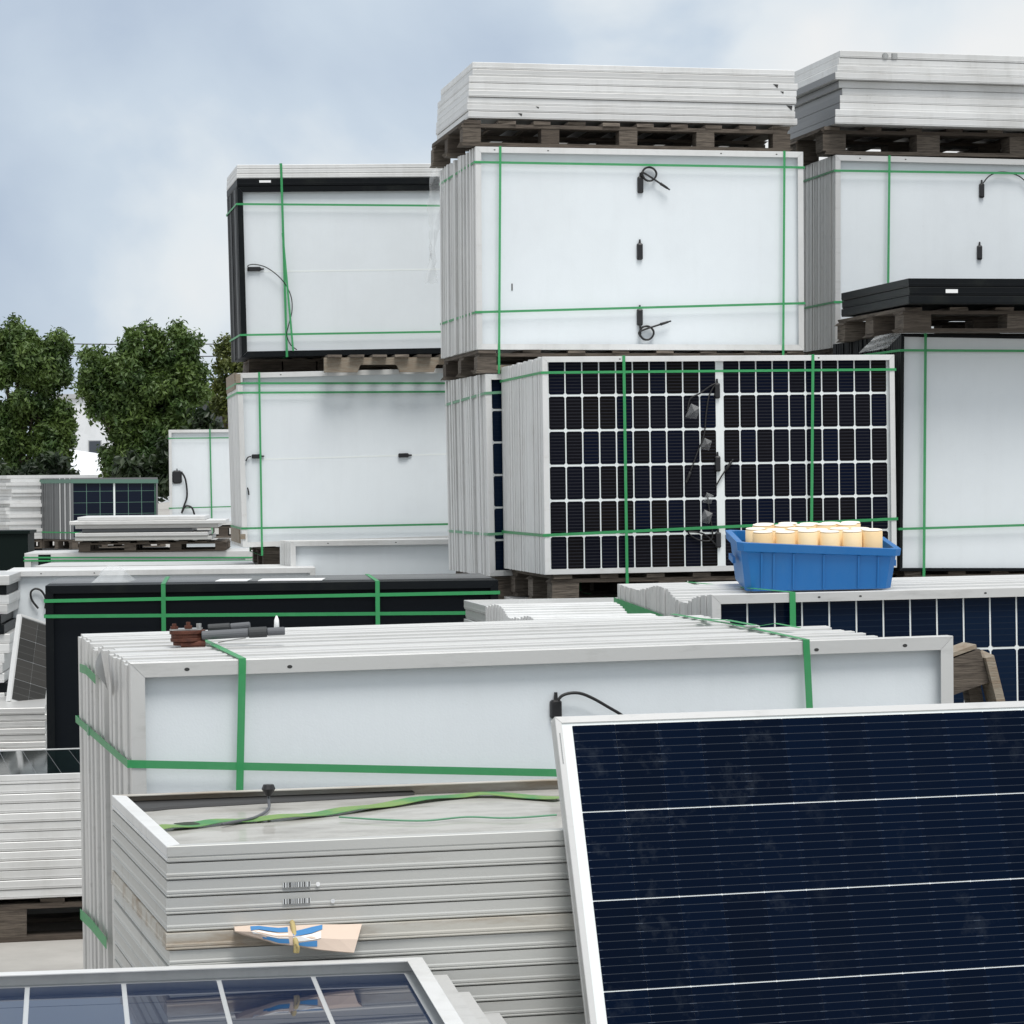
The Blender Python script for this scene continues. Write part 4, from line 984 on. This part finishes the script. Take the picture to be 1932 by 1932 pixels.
# ================================================================== panel pile B at the bottom left
BR = at(797, 1805.5, 5.58); BYAW = 9.0; BL_, BW, BT = 2.1, 1.13, .036
RB = Euler((0, 0, rad(BYAW))).to_matrix()
RB = Euler((rad(1.9), 0, rad(BYAW))).to_matrix(); BP = BR - RB @ Vector((BL_, BW, 0))
def b_top(o):
    rails(o, BL_, BW, BT, .034, .028, 'frame_white')
    link('rear_glass', laminate_mesh(BL_, BW, .0262), 'grid_grey', o)
    cells(o, BL_ - .034 - 11 * .184 - .002, BW - .030, 11, 6, .184, .1785, .1745, .1760, .002, 'cell_glass', .0258)
nB = 18
pile(BP, BYAW, BL_, BW, BT, nB, 'the stepped pile at the bottom left corner', 'loose panels of the stepped pile in the corner', m='frame', detail=b_top, gap=.001, rib=True, tx=1.9,
     off=lambda k: [(0, 0), (.050, 0.0), (.095, .005), (.150, -.03)][min(k, 3)] if k < 4 else (.15 + random.uniform(-.01, .01), -.03))
pallet('pallet on the ground under the stepped pile', (BP.x + .1, BP.y + .02, 0), BYAW, 2.1, 1.08, BP.z - nB * .037 - .004)

# ================================================================== left edge piles
PP = at(-330, 1474, 10.55)
def p_top(o):
    rails(o, 1.95, 1.03, .036, .012, .003, 'frame_white', ft=.007)
    link('glass_sheet', laminate_mesh(1.95, 1.03, .0032), 'frame_grey', o)
    cells(o, .03, 1.03 - .02, 20, 6, .0945, .165, .0925, .1635, .001, 'cell_tree_reflection', .0030)
nP = 13
pile(PP, 13, 1.95, 1.03, .0355, nP, 'the pile with dark glass top', 'loose panels of the pile with a dark glass top', m='frame_white', detail=p_top)
pallet('pallet with one big block showing at the left edge', (PP.x + .03, PP.y + .02, 0), 13, 1.86, 1.0, PP.z - nP * .0365 - .001, 4, blk=.13)
QP = at(87, 1335, 14.5); RQ = Euler((0, 0, rad(8))).to_matrix(); QL = 1.7; Q0 = QP - RQ @ Vector((QL, 0, 0)); nQ = 13
pile(Q0, 8, QL, 1.0, .034, nQ, 'the grey-edged pile left of the long black stack', 'loose panels of the pile left of the black stack', m='frame')
pallet('pallet on the ground under the pile left of the black stack', (Q0.x + .02, Q0.y + .02, 0), 8, 1.65, .95, Q0.z - nQ * .035 - .001)
sp_ = at(10, 1078, 16.0)
Sb = bundle('panel_stack', 'white-sheet stack at the left edge behind the small leaning panel', (sp_.x, 16.0, .142), 6, 1.755, sp_.z - .142, 20, .035, UP, m='frame_white', holes=(.2, .5))
pallet('pallet on the ground under the white-sheet stack at the left edge', (sp_.x + .02, 16.02, 0), 6, 1.7, .68)
cable(Sb.panel, [(p.x, Sb.rec - .02, p.z) for p in [pxz(Sb, u, v) for u, v in ((72, 1148), (60, 1132), (58, 1118), (66, 1111), (78, 1115), (86, 1130), (85, 1148))]], .006, False)
# small leaning panel
sl = empty('solar_panel', at(18, 1300, 14.9), (rad(-8), rad(17), rad(50)), 'small dark solar panel leaning against the white stack at the left edge', 'solar panel')
rails(sl, .26, .48, .035, .012, .003, 'frame_white', ft=.006); link('glass_sheet', laminate_mesh(.26, .48, .0032), 'grid_grey', sl)
cells(sl, .015, .465, 2, 4, .115, .1125, .1135, .1105, .002, 'cell_grey', .0030)
sl.location.z = Q0.z + .004
# ---- far left cluster
T1 = at(46, 1044, 21.8)
Tb = bundle('panel_stack', 'pale stack under the loose grey pile near the trees', (T1.x, 21.8, .142), 4, 1.75, T1.z - .142, 24, .036, UP, m='frame', fl=.05)
hstrap(Tb, (48, 1052), (190, 1052)); hstrap(Tb, (48, 1058), (190, 1058))
pallet('pallet on the ground under the pale stack near the trees', (T1.x + .02, 21.82, 0), 4, 1.7, .85)
dq = pxz(Tb, 84, 1055); MB().box(dq.x - .048, dq.x + .048, -.003, -.0015, Tb.H - .13, Tb.H - .012).build('dark_card', 'dark_green', Tb.root)
MPp = at(146, 976, 21.75); zb = T1.z + .085
pallet('brown pallet under the loose grey pile near the trees', (MPp.x + .0, 21.80, T1.z + .004), 4, 1.14, .9, .078, 4, blk=.09)
nM = 6; TM = (MPp.z - zb) / nM - .002
pile((MPp.x, MPp.y, MPp.z), 4, 1.05, .95, TM, nM, 'the uneven grey pile near the trees', 'loose panels of the uneven pile near the trees', mats=lambda k: ['frame_white', 'frame', 'frame', 'frame_grey', 'frame', 'frame_old'][k],
     off=lambda k: [(.0, 0), (-.06, -.03), (-.02, .02), (.03, .05), (-.02, -.01), (-.02, 0)][k], dims=lambda k: [(.98, .95), (1.20, .95), (1.10, .95), (.85, .9), (1.02, .95), (1.05, .95)][k])
T2 = at(66, 1068, 17.6)
T2b = bundle('panel_stack', 'grey-edged stack just behind the long black stack', (T2.x, 17.6, .142), 2, 1.47, T2.z - .142, 20, .036, UP, m='frame', back='frame', fl=.06)
pallet('pallet on the ground under the grey-edged stack behind the black stack', (T2.x + .02, 17.62, 0), 2, 1.42, .68)
M2p = at(136, 1018, 43)
M2 = bundle('panel_stack', 'grey-edged stack with dark cells standing far off before the trees', M2p, 38, 1.52, at(136, 902, 43).z - M2p.z, 27, .038, UP, m='frame_grey', back='grid_green', fl=.03,
            cell=grid_cells(6, 5, .235, .175, .224, .168, .004, 'cell_far', 1.52, .94, .03), mi=lambda k: 'frame_white' if k in (1, 5, 9) else 'frame_grey')
MB().box(.745, .775, M2.rec - .002, M2.rec - .0008, .05, .89).build('centre_strip', 'grid_white', M2.panel)
hstrap(M2, (137, 908), (289, 908), wd=.06, m='grid_green'); hstrap(M2, (137, 1005), (289, 1005), wd=.02)
zz = M2p.z
pallet('pallet under the far grey-edged stack', (M2p.x, 43.02, zz - .145), 38, 1.65, 1.0, .14)
bundle('panel_stack', 'lower stack under the far grey-edged stack', (M2p.x, 43.0, .01), 38, 1.7, zz - .158, 20, .05, SUPP, m='frame_grey')
W0 = at(17, 897, 43.5); nW = 18; TW = .054
pile((W0.x, W0.y, W0.z), 30, 1.5, 1.0, TW, nW, 'the ragged white pile at the far left', 'loose panels of the ragged white pile', m='frame_white', off=lambda k: (random.uniform(-.09, .05), random.uniform(-.03, .03)))
pallet('pallet under the ragged white pile at the far left', (W0.x + .05, W0.y + .02, W0.z - nW * .055 - .145), 30, 1.4, .95)
bundle('panel_stack', 'lower stack under the ragged white pile at the far left', (W0.x + .05, W0.y, .01), 30, 1.45, W0.z - nW * .055 - .16, 20, .05, SUPP, m='frame_black')
m1 = at(320, 990, 30)
M1 = bundle('panel_stack', 'white-sheet stack with a hanging cable standing before the trees', m1, 5, 1.7, at(320, 811, 30).z - m1.z, 28, .036, UP, m='frame_white', dx=lambda k: 0)
hstrap(M1, (321, 827), (428, 826)); hstrap(M1, (321, 959), (428, 956)); vstrap(M1, (396, 812), (400, 985), .1, wd=.016)
p = pxz(M1, 334, 900); jbox(M1.panel, p.x, p.z, .10, .14, M1.rec)
cable(M1.panel, pl(M1, [(342, 890), (350, 905), (353, 935), (347, 955), (343, 968), (350, 955), (362, 958), (368, 975)], .03), .010, False)
pallet('pallet under the white-sheet stack before the trees', (m1.x, 30.02, m1.z - .145), 5, 1.65, 1.0, .14)
bundle('panel_stack', 'lower stack under the white-sheet stack before the trees', (m1.x, 30, .01), 5, 1.7, m1.z - .158, 22, .045, SUPP)
le = at(12, 1086, 15.3); Rl = Euler((0, 0, rad(5))).to_matrix(); l0 = Vector((le.x, le.y, le.z)) - Rl @ Vector((1.1, 0, 0)); nL = 19
pile(l0, 5, 1.1, .9, .052, nL, 'the mixed pile at the left edge', 'loose panels of the mixed pile cut by the left edge', off=lambda k: (random.uniform(-.03, .02), random.uniform(-.02, .02)), mats=lambda k: 'frame_black' if k in (1, 4, 5, 11) else ('frame_white' if k % 3 else 'frame'))
pallet('pallet on the ground under the mixed pile at the left edge', (l0.x + .02, l0.y + .02, 0), 5, 1.05, .85, l0.z - nL * .053 - .001, 3)
dk = at(-10, 1008, 26); o = empty('dark_bin', (dk.x - .3, 26, 0), (0, 0, rad(4)), 'dark green bin at the far left edge', 'bin')
MB().box(0, .60, 0, .6, .05, dk.z).build('body', 'dark_green', o); MB().box(-.02, .62, -.02, .62, dk.z + .002, dk.z + .03).build('lid', 'dark_green', o)
for x in (.06, .5): MB().box(x, x + .06, .05, .55, 0, .049).build('skid', 'black_plastic', o)
